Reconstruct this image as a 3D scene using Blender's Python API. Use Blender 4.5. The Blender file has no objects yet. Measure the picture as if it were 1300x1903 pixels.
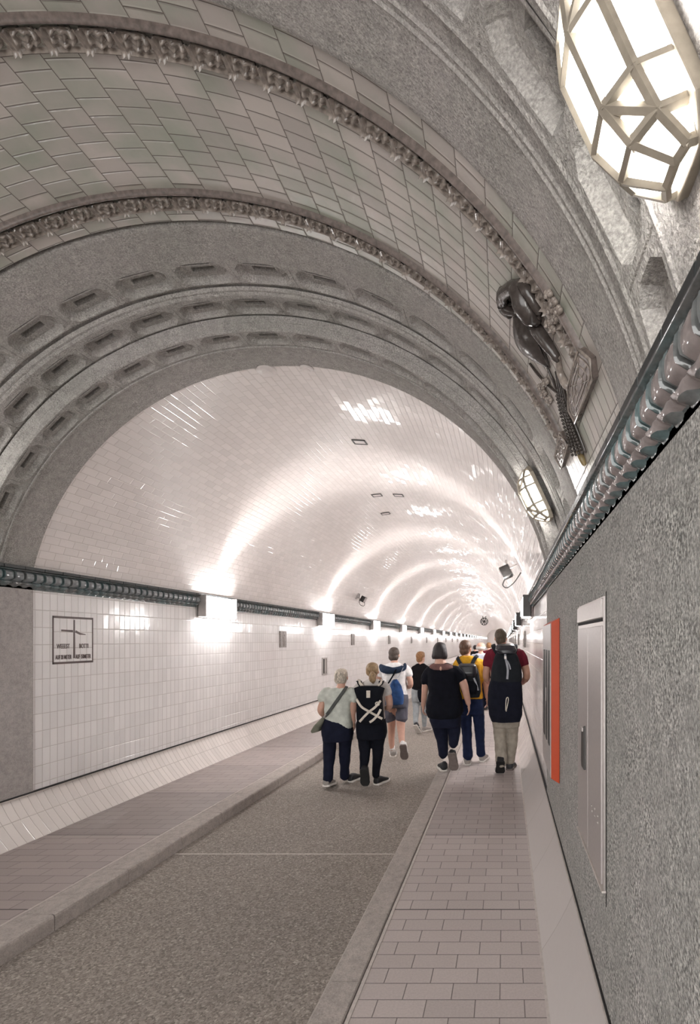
import bpy, bmesh, math, random
from math import sin, cos, pi, radians, floor, sqrt, exp, atan2, hypot
from mathutils import Vector, Matrix
random.seed(7)
SC = bpy.context.scene
C = SC.collection

# ---------------------------------------------------------------- camera, world, exposure
F_PX, VPX, VPY, CAMZ = 915.0, 938.0, 1190.0, 1.80
cam_d = bpy.data.cameras.new('camera')
cam_d.sensor_fit = 'VERTICAL'; cam_d.sensor_height = 36.0; cam_d.sensor_width = 36.0
cam_d.lens = F_PX / 1903 * 36.0
cam_d.shift_x = -(VPX - 650) / 1903; cam_d.shift_y = (VPY - 951.5) / 1903
cam_d.clip_start = 0.02; cam_d.clip_end = 400
cam = bpy.data.objects.new('camera', cam_d); C.objects.link(cam)
cam.location = (0, 0, CAMZ); cam.rotation_euler = (pi / 2, 0, 0)
SC.camera = cam
W = bpy.data.worlds.new('world'); SC.world = W; W.use_nodes = True
W.node_tree.nodes['Background'].inputs[0].default_value = (1.0, 0.985, 0.965, 1)
W.node_tree.nodes['Background'].inputs[1].default_value = 2.5
SC.view_settings.view_transform = 'Standard'; SC.view_settings.look = 'None'
SC.view_settings.exposure = 1.15; SC.view_settings.gamma = 1.0
SC.view_settings.use_curve_mapping = False
SC.cycles.use_denoising = True
LAMP_E, LANTERN_E, UPLIGHT_W = 21.5, 24.0, 66.0

AX, ZC = -1.92, 1.90            # tunnel axis
XL, XR = -4.225, 0.385          # wall planes
D_T, D_END = 4.40, 112.5
TH0, TH1 = radians(12), radians(168)

# ---------------------------------------------------------------- helpers
def V(*a): return Vector(a)
def wp(x, y, d):                # point seen at pixel x,y at distance d along the tunnel
    return V((x - VPX) * d / F_PX, d, CAMZ - (y - VPY) * d / F_PX)
def wall_pt(x, y, X):           # where the line of sight x,y meets the wall plane X
    d = X * F_PX / (x - VPX)
    return d, CAMZ - (y - VPY) * d / F_PX
def cyl_pt(x, y, R):            # where it meets the vault of radius R: (d, theta)
    a, b = (x - VPX) / F_PX, -(y - VPY) / F_PX
    ox, oz = -AX, CAMZ - ZC
    A = a * a + b * b; B = 2 * (ox * a + oz * b); K = ox * ox + oz * oz - R * R
    d = (-B + sqrt(B * B - 4 * A * K)) / (2 * A)
    return d, atan2(oz + b * d, ox + a * d)
def cyl(d, th, R): return V(AX + R * cos(th), d, ZC + R * sin(th))

class MB:
    def __init__(s): s.v = []; s.f = []; s.uv = []
    def add(s, vs, fs, uvs=None):
        n = len(s.v); s.v += [tuple(v) for v in vs]
        for f in fs:
            s.f.append(tuple(i + n for i in f))
            s.uv.append([uvs[i] for i in f] if uvs else [(0, 0)] * len(f))
        return s
    def box(s, c, size, M=None):
        c = Vector(c); hx, hy, hz = [k / 2 for k in size]
        vs = [V(x, y, z) for x in (-hx, hx) for y in (-hy, hy) for z in (-hz, hz)]
        if M: vs = [M @ v for v in vs]
        return s.add([v + c for v in vs], [(0, 1, 3, 2), (4, 6, 7, 5), (0, 4, 5, 1), (2, 3, 7, 6), (0, 2, 6, 4), (1, 5, 7, 3)])
    def grid(s, fn, nu, nv, uvf=None):
        vs, uv = [], []
        for j in range(nv + 1):
            for i in range(nu + 1):
                vs.append(fn(i / nu, j / nv)); uv.append(uvf(i / nu, j / nv) if uvf else (i / nu, j / nv))
        fs = [(j * (nu + 1) + i, j * (nu + 1) + i + 1, (j + 1) * (nu + 1) + i + 1, (j + 1) * (nu + 1) + i) for j in range(nv) for i in range(nu)]
        return s.add(vs, fs, uv)
    def loft(s, rings, n=18, pw=2.0, cap=True):     # ring = (centre, half axis 1, half axis 2)
        vs = []
        for c, a, b in rings:
            for k in range(n):
                t = 2 * pi * k / n; ct, st = cos(t), sin(t)
                cx = abs(ct) ** (2 / pw) * (1 if ct >= 0 else -1); sx = abs(st) ** (2 / pw) * (1 if st >= 0 else -1)
                vs.append(Vector(c) + Vector(a) * cx + Vector(b) * sx)
        fs = [(r * n + k, r * n + (k + 1) % n, (r + 1) * n + (k + 1) % n, (r + 1) * n + k) for r in range(len(rings) - 1) for k in range(n)]
        if cap: fs += [tuple(range(n))[::-1], tuple((len(rings) - 1) * n + k for k in range(n))]
        return s.add(vs, fs)
    def tube(s, pts, r, n=8, flat=1.0, up=None, smooth=0, pw=2.0, ends=True):
        pts = [Vector(p) for p in pts]
        rs = list(r) if isinstance(r, (list, tuple)) else [r] * len(pts)
        if smooth and len(pts) > 2:
            np_, nr = [], []
            for i in range(len(pts) - 1):
                p0, p1, p2, p3 = pts[max(i - 1, 0)], pts[i], pts[i + 1], pts[min(i + 2, len(pts) - 1)]
                for k in range(smooth):
                    t = k / smooth
                    np_.append(0.5 * ((2 * p1) + (p2 - p0) * t + (2 * p0 - 5 * p1 + 4 * p2 - p3) * t * t + (3 * p1 - p0 - 3 * p2 + p3) * t ** 3))
                    nr.append(rs[i] + (rs[i + 1] - rs[i]) * (t * t * (3 - 2 * t)))
            pts = np_ + [pts[-1]]; rs = nr + [rs[-1]]
        rings = []
        for i, p in enumerate(pts):
            t = (pts[min(i + 1, len(pts) - 1)] - pts[max(i - 1, 0)]).normalized()
            u = Vector(up) if up else (V(0, 1, 0) if abs(t.y) < 0.9 else V(1, 0, 0))
            a = t.cross(u)
            if a.length < 1e-4: a = t.cross(V(1, 0, 0.1))
            a.normalize(); b = a.cross(t).normalized()
            if ends and i == 0:
                rings.append((p - t * rs[0] * .7 * min(1, flat), a * rs[0] * .45, b * rs[0] * flat * .45))
            rings.append((p, a * rs[i], b * rs[i] * flat))
            if ends and i == len(pts) - 1:
                rings.append((p + t * rs[i] * .7 * min(1, flat), a * rs[i] * .45, b * rs[i] * flat * .45))
        return s.loft(rings, n, pw)
    def ball(s, c, rx, ry, rz, n=16, m=10, M=None):
        vs, fs = [], []
        for j in range(m + 1):
            ph = -pi / 2 + pi * j / m
            for i in range(n):
                t = 2 * pi * i / n
                v = V(rx * cos(ph) * cos(t), ry * cos(ph) * sin(t), rz * sin(ph))
                if M: v = M @ v
                vs.append(Vector(c) + v)
        fs = [(j * n + i, j * n + (i + 1) % n, (j + 1) * n + (i + 1) % n, (j + 1) * n + i) for j in range(m) for i in range(n)]
        return s.add(vs, fs)
    def poly(s, pts, off):        # outline pts extruded by the vector off
        n = len(pts); off = Vector(off); a = [Vector(p) for p in pts]
        return s.add(a + [p + off for p in a], [tuple(range(n))[::-1], tuple(range(n, 2 * n))] + [(i, (i + 1) % n, n + (i + 1) % n, n + i) for i in range(n)])
    def build(s, name, mat, parent=None, smooth=False, bevel=0, remesh=0, sm_it=4, sub=0, world=True):
        me = bpy.data.meshes.new(name)
        org = parent_world(parent) if (parent and world) else V(0, 0, 0)
        me.from_pydata([tuple(Vector(v) - org) for v in s.v], [], s.f)
        uvl = me.uv_layers.new(name='UVMap')
        k = 0
        for us in s.uv:
            for u in us: uvl.data[k].uv = u; k += 1
        me.materials.append(mat)
        bm = bmesh.new(); bm.from_mesh(me)
        bmesh.ops.delete(bm, geom=[v for v in bm.verts if not v.link_faces], context='VERTS')
        bmesh.ops.remove_doubles(bm, verts=bm.verts, dist=1e-5)
        if not smooth or bevel or remesh: bmesh.ops.recalc_face_normals(bm, faces=bm.faces)
        bm.to_mesh(me); bm.free()
        if smooth or remesh:
            for p in me.polygons: p.use_smooth = True
            if smooth and smooth is not True: me.set_sharp_from_angle(angle=radians(smooth))
        o = bpy.data.objects.new(name, me); C.objects.link(o)
        if parent: o.parent = parent
        if remesh:
            m = o.modifiers.new('remesh', 'REMESH'); m.mode = 'VOXEL'; m.voxel_size = remesh; m.use_smooth_shade = True
            if sm_it:
                m = o.modifiers.new('smooth', 'SMOOTH'); m.factor = 0.5; m.iterations = sm_it
        if bevel:
            m = o.modifiers.new('bevel', 'BEVEL'); m.width = bevel; m.segments = 2; m.limit_method = 'ANGLE'; m.angle_limit = radians(40)
        if sub:
            m = o.modifiers.new('sub', 'SUBSURF'); m.levels = m.render_levels = sub
        return o
def parent_world(o):
    p = V(0, 0, 0)
    while o: p += Vector(o.location); o = o.parent
    return p
def tag(o, label=None, cat=None, group=None, kind=None):
    if label: o['label'] = label
    if cat: o['category'] = cat
    if group: o['group'] = group
    if kind: o['kind'] = kind
    return o
def thing(name, loc, label, cat, group=None):
    o = bpy.data.objects.new(name, None); o.empty_display_size = 0.1; C.objects.link(o); o.location = loc
    return tag(o, label, cat, group)
def struct(o, label=None, cat=None): return tag(o, label, cat, None, 'structure')

# ---------------------------------------------------------------- materials
class NB:
    def __init__(s, name):
        s.m = bpy.data.materials.new(name); s.m.use_nodes = True
        s.t = s.m.node_tree; s.n = s.t.nodes; s.b = s.n['Principled BSDF']
    def new(s, ty, **kw):
        n = s.n.new(ty)
        for k, v in kw.items(): setattr(n, k, v)
        return n
    def set(s, sock, v):
        if isinstance(v, bpy.types.NodeSocket): s.t.links.new(v, sock)
        elif v is not None:
            if sock.type == 'RGBA' and len(v) == 3: v = (*v, 1)
            sock.default_value = v
    def math(s, op, a, b=None, c=None):
        n = s.new('ShaderNodeMath', operation=op)
        for i, x in enumerate((a, b, c)): s.set(n.inputs[i], x)
        return n.outputs[0]
    def vmath(s, op, a, b=None, sc=None):
        n = s.new('ShaderNodeVectorMath', operation=op)
        s.set(n.inputs[0], a); s.set(n.inputs[1], b)
        if sc is not None: s.set(n.inputs['Scale'], sc)
        return n.outputs[0]
    def maprange(s, x, a, b, c, d):
        n = s.new('ShaderNodeMapRange')
        for i, v in enumerate((x, a, b, c, d)): s.set(n.inputs[i], v)
        return n.outputs[0]
    def mix(s, f, a, b, blend='MIX'):
        n = s.new('ShaderNodeMix', data_type='RGBA', blend_type=blend)
        s.set(n.inputs['Factor'], f); s.set(n.inputs['A'], a) if False else s.set(n.inputs[6], a); s.set(n.inputs[7], b)
        return n.outputs[2]
    def noise(s, vec, scale, detail=3, rough=.5, col=False):
        n = s.new('ShaderNodeTexNoise'); s.set(n.inputs['Vector'], vec)
        n.inputs['Scale'].default_value = scale; n.inputs['Detail'].default_value = detail; n.inputs['Roughness'].default_value = rough
        return n.outputs[1 if col else 0]
    def voro(s, vec, scale, feature='F1', out=0):
        n = s.new('ShaderNodeTexVoronoi', feature=feature); s.set(n.inputs['Vector'], vec); n.inputs['Scale'].default_value = scale
        return n.outputs[out]
    def pos(s): return s.new('ShaderNodeTexCoord').outputs['Object']
    def uv(s): return s.new('ShaderNodeTexCoord').outputs['UV']
    def sep(s, v):
        n = s.new('ShaderNodeSeparateXYZ'); s.set(n.inputs[0], v); return n.outputs
    def comb(s, x, y, z=0.0):
        n = s.new('ShaderNodeCombineXYZ'); s.set(n.inputs[0], x); s.set(n.inputs[1], y); s.set(n.inputs[2], z); return n.outputs[0]
    def bump(s, h, strength, dist=.01, normal=None):
        n = s.new('ShaderNodeBump'); s.set(n.inputs['Height'], h); n.inputs['Strength'].default_value = strength; n.inputs['Distance'].default_value = dist
        if normal is not None: s.set(n.inputs['Normal'], normal)
        return n.outputs[0]
    def out(s, col=None, rough=None, normal=None, metal=None, spec=None, coat=None):
        for k, v in (('Base Color', col), ('Roughness', rough), ('Normal', normal), ('Metallic', metal), ('Specular IOR Level', spec), ('Coat Weight', coat)):
            if v is not None: s.set(s.b.inputs[k], v)
        return s.m

def plain(name, col, rough=.6, metal=0.0, var=.12, scale=30, bump=.15, spec=.5):
    b = NB(name); p = b.pos(); n = b.noise(p, scale, 4)
    k = b.maprange(n, .3, .7, 1 - var, 1 + var)
    c = b.vmath('SCALE', tuple(col), sc=k)
    return b.out(c, rough, b.bump(n, bump, .004), metal, spec)
def cloth(name, col, rough=.9, weave=900, var=.18):
    b = NB(name); p = b.pos()
    n = b.noise(p, 14, 4); f = b.noise(p, 60, 3)
    k = b.maprange(n, .3, .7, 1 - var, 1 + var)
    h = b.math('ADD', b.math('MULTIPLY', n, .9), b.math('MULTIPLY', f, .25))
    return b.out(b.vmath('SCALE', tuple(col), sc=k), rough, b.bump(h, .35, .02), 0, .2)
def emit(name, col, e):
    b = NB(name); b.out(tuple(col), .4)
    b.set(b.b.inputs['Emission Color'], (*col, 1)); b.b.inputs['Emission Strength'].default_value = e
    return b.m
def tiles(name, w, h, off, g, base, var, grout, rough, jit, blot=0.0, blotcol=None, wav=0.0, bumpk=.5, aniso=False):
    b = NB(name); u, v, _ = b.sep(b.uv())
    row = b.math('FLOOR', b.math('DIVIDE', v, h))
    us = b.math('ADD', b.math('DIVIDE', u, w), b.math('MULTIPLY', b.math('MODULO', b.math('ADD', row, 1000.0), 2.0), off))
    cu = b.math('FLOOR', us); fu = b.math('FRACT', us); fv = b.math('FRACT', b.math('DIVIDE', v, h))
    du = b.math('MULTIPLY', b.math('MINIMUM', fu, b.math('SUBTRACT', 1.0, fu)), w)
    dv = b.math('MULTIPLY', b.math('MINIMUM', fv, b.math('SUBTRACT', 1.0, fv)), h)
    dm = b.math('MINIMUM', du, dv)
    mask = b.maprange(dm, g * .6, g * 1.3, 1.0, 0.0)
    edge = b.maprange(dm, g * .5, g * 3.5, 0.0, 1.0)
    wn = b.new('ShaderNodeTexWhiteNoise', noise_dimensions='2D'); b.set(wn.inputs['Vector'], b.comb(cu, row))
    k = b.maprange(wn.outputs[0], 0, 1, 1 - var, 1 + var)
    col = b.vmath('SCALE', tuple(base), sc=k)
    if blot:
        col = b.mix(b.maprange(b.noise(b.pos(), 3.0, 4), .42, .66, 0, blot), col, blotcol)
    col = b.mix(mask, col, grout)
    geo = b.new('ShaderNodeNewGeometry').outputs['Normal']
    jv = b.vmath('SCALE', b.vmath('SUBTRACT', wn.outputs[1], (.5, .5, .5)), sc=jit * 2)
    nn = b.vmath('NORMALIZE', b.vmath('ADD', geo, jv))
    hgt = edge
    if wav: hgt = b.math('ADD', edge, b.math('MULTIPLY', b.noise(b.pos(), 16, 2), wav))
    nn = b.bump(hgt, bumpk, .004, nn)
    r = b.maprange(mask, 0, 1, rough, .8)
    if aniso:
        tg = b.new('ShaderNodeTangent', direction_type='UV_MAP', uv_map='UVMap')
        b.set(b.b.inputs['Tangent'], tg.outputs[0]); b.b.inputs['Anisotropic'].default_value = .9
        b.b.inputs['Anisotropic Rotation'].default_value = .25
        b.set(b.b.inputs['Coat Weight'], b.maprange(mask, 0, 1, .8, 0)); b.b.inputs['Coat Roughness'].default_value = .07
        b.set(b.b.inputs['Coat Normal'], nn)
        r = .42
    return b.out(col, r, nn, 0, .6)
def concrete(name, base, alt, sp=1.0, bumpk=.6, grain=0.0):
    b = NB(name); p = b.pos()
    big = b.noise(p, 1.6, 5, .6); mid = b.noise(p, 22, 4, .65); fine = b.noise(p, 120, 3, .7)
    sl = b.voro(p, 70)
    c = b.mix(b.maprange(big, .38, .66, 0, 1), base, alt)
    pits = b.maprange(b.math('ADD', b.math('MULTIPLY', fine, .6), b.math('MULTIPLY', mid, .5)), .40, .66, 1 - .34 * sp, 1 + .22 * sp)
    if grain:
        g1 = b.noise(p, 105, 2, .6); g2 = b.noise(p, 6, 3)
        gk = b.math('MULTIPLY', b.maprange(g1, .36, .64, -grain, grain), b.maprange(g2, .35, .65, .35, 1.15))
        pits = b.math('MULTIPLY', pits, b.math('ADD', gk, 1.0))
    c = b.vmath('SCALE', c, sc=pits)
    h = b.math('ADD', b.math('ADD', b.math('MULTIPLY', mid, .7), fine), b.math('MULTIPLY', sl, .5))
    return b.out(c, .88, b.bump(h, bumpk, .012), 0, .25)

M = {}
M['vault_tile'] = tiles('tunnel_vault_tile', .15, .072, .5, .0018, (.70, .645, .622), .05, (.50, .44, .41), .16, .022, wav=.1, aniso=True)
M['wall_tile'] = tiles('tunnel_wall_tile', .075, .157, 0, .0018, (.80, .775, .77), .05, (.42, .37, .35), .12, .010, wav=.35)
M['skirt_tile'] = tiles('skirting_tile', .075, .205, 0, .0018, (.74, .69, .66), .05, (.36, .31, .28), .13, .02, wav=.3)
M['skirt_plain'] = tiles('skirting_slab', .9, .6, 0, .0015, (.54, .50, .485), .04, (.30, .26, .24), .35, .004, wav=.8)
M['hall_tile'] = tiles('hall_vault_tile', .08, .16, .5, .0022, (.415, .375, .345), .13, (.11, .09, .08), .34, .02, .75, (.265, .295, .235), wav=1.6)
M['hall_concrete'] = concrete('arch_concrete', (.33, .315, .295), (.37, .345, .33), .8, .6, .25)
M['near_concrete'] = concrete('roughcast_concrete', (.40, .395, .375), (.44, .425, .41), 1.0, 1.0, .55)
M['pier'] = concrete('pier_concrete', (.40, .37, .355), (.44, .41, .395), .7, .5)
M['relief'] = plain('brown_glazed_terracotta', (.050, .041, .037), .2, 0, .3, 40, .3)
M['orn'] = plain('ornament_glaze', (.235, .20, .175), .14, 0, .3, 40, .3)
def teal_mat():
    b = NB('teal_glaze'); p = b.pos()
    n = b.noise(p, 5, 3); f = b.noise(p, 45, 3)
    c = b.mix(b.maprange(n, .40, .60, 0, 1), (.085, .125, .13), (.13, .135, .135))
    c = b.vmath('SCALE', c, sc=b.maprange(f, .3, .7, .75, 1.2))
    return b.out(c, .07, b.bump(f, .12, .004), 0, .7)
M['teal'] = teal_mat()
M['egg_left'] = plain('blue_grey_glaze', (.17, .185, .195), .07, 0, .3, 25, .1, .7)
M['egg_right'] = plain('pink_reflection_glaze', (.27, .235, .23), .07, 0, .25, 25, .1, .7)  # grey glaze with the pink reflection of the tiles put into its colour
M['moulding'] = plain('moulding_glaze', (.12, .095, .085), .22, 0, .3, 40, .2)
M['tealdark'] = plain('shaded_dark_tile', (.016, .019, .020), .45, 0, .3, 18, .1)  # dark tile, base colour pushed towards black to include the band's shadow
M['lamp'] = emit('lamp_diffuser', (1.0, .975, .96), LAMP_E)
M['lantern'] = emit('lantern_glass', (1.0, .985, .95), LANTERN_E)
M['frame'] = plain('lantern_bronze', (.33, .29, .235), .4, .35, .15)
M['steel'] = plain('brushed_steel', (.42, .385, .37), .38, .55, .06, 60, .05)
M['steel2'] = plain('panel_steel', (.42, .385, .375), .42, .35, .05, 60, .05)
M['orange'] = plain('orange_paint', (.46, .05, .006), .45, 0, .04, 20, .03)
M['greybox'] = plain('grey_paint', (.42, .385, .375), .4, .1, .05)
M['black'] = plain('black_plastic', (.015, .014, .014), .45)
M['darkmetal'] = plain('dark_metal', (.045, .042, .04), .4, .5)
M['whiteplastic'] = plain('white_plastic', (.62, .57, .55), .4, 0, .04)
M['mortar'] = plain('pale_mortar', (.55, .50, .47), .9)
M['bronze'] = plain('plaque_ceramic', (.22, .19, .175), .3, .1, .35, 60, .4)
M['signtile'] = M['wall_tile']
M['signbrown'] = plain('sign_brown', (.075, .045, .04), .35, 0, .1)
M['hollow'] = plain('dark_recess', (.02, .018, .018), .9)

def road_mat():
    b = NB('asphalt'); p = b.pos()
    big = b.noise(p, .8, 4); v = b.voro(p, 95, out=1); n = b.noise(p, 140, 3, .7)
    vv = b.sep(v)[0]
    c = b.mix(b.maprange(big, .35, .65, 0, 1), (.33, .29, .258), (.295, .26, .235))
    k = b.math('ADD', b.maprange(vv, 0, 1, .62, 1.25), b.maprange(n, .35, .65, -.18, .18))
    spk = b.maprange(vv, .93, .97, 0, .5)
    c = b.mix(spk, b.vmath('SCALE', c, sc=k), (.55, .49, .45))
    return b.out(c, .82, b.bump(b.math('ADD', vv, n), .5, .006), 0, .3)
M['road'] = road_mat()
def paver_mat(name, base):
    b = NB(name); u, v, _ = b.sep(b.uv())
    w, h, g = .2305, .1115, .0022
    u = b.math('ADD', u, .0243); v = b.math('SUBTRACT', v, 3.11)
    row = b.math('FLOOR', b.math('DIVIDE', v, h))
    us = b.math('ADD', b.math('DIVIDE', u, w), b.math('MULTIPLY', b.math('MODULO', b.math('ADD', row, 1001.0), 2.0), .5))
    cu = b.math('FLOOR', us); fu = b.math('FRACT', us); fv = b.math('FRACT', b.math('DIVIDE', v, h))
    du = b.math('MULTIPLY', b.math('MINIMUM', fu, b.math('SUBTRACT', 1.0, fu)), w)
    dv = b.math('MULTIPLY', b.math('MINIMUM', fv, b.math('SUBTRACT', 1.0, fv)), h)
    mask = b.maprange(b.math('MINIMUM', du, dv), g * .6, g * 1.4, .85, 0.0)
    sl = b.math('DIVIDE', v, 1.19)
    sf = b.math('FRACT', sl); sd = b.math('MULTIPLY', b.math('MINIMUM', sf, b.math('SUBTRACT', 1.0, sf)), 1.19)
    jm = b.maprange(sd, .003, .006, 1.0, 0.0)
    wn = b.new('ShaderNodeTexWhiteNoise', noise_dimensions='1D'); b.set(wn.inputs['W'], b.math('ADD', b.math('FLOOR', sl), 3.0))
    wb = b.new('ShaderNodeTexWhiteNoise', noise_dimensions='2D'); b.set(wb.inputs['Vector'], b.comb(cu, row))
    k = b.math('MULTIPLY', b.maprange(wn.outputs[0], 0, 1, .86, 1.12), b.maprange(wb.outputs[0], 0, 1, .95, 1.06))
    n = b.noise(b.pos(), 90, 4, .7); k = b.math('MULTIPLY', k, b.maprange(n, .3, .7, .9, 1.1))
    c = b.vmath('SCALE', base, sc=k)
    c = b.mix(mask, c, (.12, .10, .095)); c = b.mix(jm, c, (.03, .025, .025))
    hh = b.math('SUBTRACT', b.math('MULTIPLY', n, .3), b.math('MAXIMUM', mask, jm))
    return b.out(c, b.maprange(n, .3, .7, .42, .6), b.bump(hh, .5, .005), 0, .4)
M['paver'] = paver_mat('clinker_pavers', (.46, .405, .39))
M['paver_dark'] = paver_mat('darker_clinker_pavers', (.35, .30, .285))  # same pavers with a darker base tone, for the left footpath
M['kerb'] = concrete('granite_kerb', (.46, .415, .385), (.42, .375, .35), .7, .4)

# ---------------------------------------------------------------- ground
def slab(name, x0, x1, y0, y1, z0, z1, mat, parent=None):
    m = MB()
    def q(a, b, c, d, uvs): m.add([a, b, c, d], [(0, 1, 2, 3)], uvs)
    q(V(x0, y0, z1), V(x1, y0, z1), V(x1, y1, z1), V(x0, y1, z1), [(x0, y0), (x1, y0), (x1, y1), (x0, y1)])
    q(V(x0, y0, z0), V(x0, y0, z1), V(x0, y1, z1), V(x0, y1, z0), [(y0, z0), (y0, z1), (y1, z1), (y1, z0)])
    q(V(x1, y0, z1), V(x1, y0, z0), V(x1, y1, z0), V(x1, y1, z1), [(y0, z1), (y0, z0), (y1, z0), (y1, z1)])
    q(V(x0, y0, z0), V(x1, y0, z0), V(x1, y0, z1), V(x0, y0, z1), [(x0, z0), (x1, z0), (x1, z1), (x0, z1)])
    return m.build(name, mat, parent)
Y0 = -3.5
road = struct(slab('floor', -4.40, .55, Y0, D_END, -.2, 0, M['road']), 'grey speckled asphalt roadway between the two kerbs', 'road')
slab('road_joint', -2.78, -.88, 4.14, 4.155, -.05, .0015, M['mortar'], road)
struct(slab('sidewalk_left', -4.24, -2.985, Y0, D_END, -.2, .10, M['paver_dark']), 'left footpath of grey clinker pavers', 'footpath')
struct(slab('sidewalk_right', -.715, .40, Y0, D_END, -.2, .10, M['paver']), 'right footpath of grey clinker pavers', 'footpath')
def kerb(name, x0, x1, face):
    m = MB(); y = -.55 - 3
    while y < D_END:
        L = .60 if y < 30 else 3.0
        y1 = min(y + L, D_END); g = .003; r = .016
        jig = random.uniform(-.003, .003)
        a, b_ = (x0, x1 - .012) if face > 0 else (x0 + .012, x1)
        prof = [(a, -.1), (a, .102 - r * .3), (a + r * .4, .104), (b_ - r, .104), (b_ - r * .3, .102 - r * .3), (b_, .10 - r), (b_ + jig, -.1)]
        if face < 0: prof = [(x0 + x1 - px, pz) for px, pz in prof][::-1]
        m.poly([V(px, y + g, pz) for px, pz in prof], V(0, y1 - y - 2 * g, 0))
        y = y1
    o = struct(m.build(name, M['kerb'], bevel=0), 'granite kerb stones along the %s side of the road' % ('left' if face > 0 else 'right'), 'kerb')
    mm = MB(); xi = x0 - .012 if face > 0 else x1 + .001
    mm.box((xi + .006, (Y0 + D_END) / 2, .06), (.016, D_END - Y0, .088))
    mm.build('mortar_line', M['mortar'], o)
kerb('kerb_left', -2.99, -2.775, 1)
kerb('kerb_right', -.885, -.71, -1)

# ---------------------------------------------------------------- walls
SK_Z = .44
def plane_wall(X, y0, y1, z0, z1, mat, name, parent=None, ny=1):
    m = MB()
    m.grid(lambda u, v: V(X, y0 + (y1 - y0) * u, z0 + (z1 - z0) * v), ny, 1, lambda u, v: (y0 + (y1 - y0) * u, z0 + (z1 - z0) * v - .033))
    return m.build(name, mat, parent)
for side, X, s in (('left', XL, 1), ('right', XR, -1)):
    w = struct(plane_wall(X, D_T, D_END, SK_Z, 2.46, M['wall_tile'], 'wall_' + side), 'white glazed tile wall on the %s side of the tunnel' % side, 'wall')
    m = MB()
    m.box((X - s * .05 + s * .012, (Y0 + D_T) / 2, (SK_Z + 2.46) / 2), (.1, D_T - Y0, 2.46 - SK_Z))
    p = m.build('concrete_pier', M['pier'] if s > 0 else M['near_concrete'], w)
    sk = MB()
    Xb = X + s * (.225 if s > 0 else .185)
    sl = hypot(Xb - X, SK_Z - .1)
    def skf(u, v, s=s, X=X, Xb=Xb):
        return V(Xb + (X - Xb) * v - s * .03 * sin(pi * v) * .6, Y0 + (D_END - Y0) * u, .10 + (SK_Z - .1) * v)
    nsk = 1
    if s > 0:
        sk.grid(skf, 1, 6, lambda u, v: (Y0 + (D_END - Y0) * u, v * sl))
        struct(sk.build('baseboard_' + side, M['skirt_tile'], None, smooth=True), 'sloping glazed tile skirting along the left wall', 'skirting')
    else:
        ys = 6.2
        sk.grid(lambda u, v: V(Xb + (X - Xb) * v + .012 * sin(pi * v), Y0 + (ys - Y0) * u, .10 + (SK_Z - .1) * v), 1, 6, lambda u, v: (Y0 + (ys - Y0) * u, v * sl + .1))
        b = struct(sk.build('baseboard_' + side, M['skirt_plain'], None, smooth=True), 'smooth sloping skirting along the right wall', 'skirting')
        sk2 = MB(); sk2.grid(lambda u, v: V(Xb + (X - Xb) * v + .012 * sin(pi * v), ys + (D_END - ys) * u, .10 + (SK_Z - .1) * v), 1, 6, lambda u, v: (ys + (D_END - ys) * u, v * sl))
        sk2.build('tiled_skirting', M['skirt_tile'], b, smooth=True)
        mm = MB(); mm.box((Xb - .004, (Y0 + D_END) / 2, .098), (.016, D_END - Y0, .01)); mm.build('mortar_line', M['mortar'], b)
    g = MB(); g.box((X + s * .006, (Y0 + D_END) / 2, SK_Z + .008), (.026, D_END - Y0, .012))
    g.build('dark_joint', M['hollow'], w)
    g = MB(); g.box((X + s * .012, (Y0 + D_END) / 2, SK_Z - .004), (.026, D_END - Y0, .010))
    g.build('pale_edge', M['mortar'], w)
em = MB(); em.box((AX, D_END + .1, 2.0), (5.2, .2, 5.4)); struct(em.build('wall_far', M['whiteplastic']), 'far end of the tunnel', 'wall')

# ---------------------------------------------------------------- vaults and arches
NTH = 110
def ring(m, d0, R0, d1, R1, nd=1, nth=NTH, t0=TH0, t1=TH1):
    m.grid(lambda u, v: cyl(d0 + (d1 - d0) * v, t0 + (t1 - t0) * u, R0 + (R1 - R0) * v), nth, nd,
           lambda u, v: (d0 + (d1 - d0) * v, (t0 + (t1 - t0) * u) * 2.36))
def ringprof(m, prof, nth=NTH, t0=TH0, t1=TH1):
    for (a, b), (c, d) in zip(prof[:-1], prof[1:]): ring(m, a, b, c, d, 1, nth, t0, t1)
m = MB()
for a, b in ((D_T, 12), (12, 30), (30, 60), (60, D_END)): ring(m, a, 2.36, b, 2.36, 1, 120)
ceil = struct(m.build('ceiling', M['vault_tile'], smooth=True), 'white glazed tile vault of the tunnel', 'ceiling')

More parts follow.
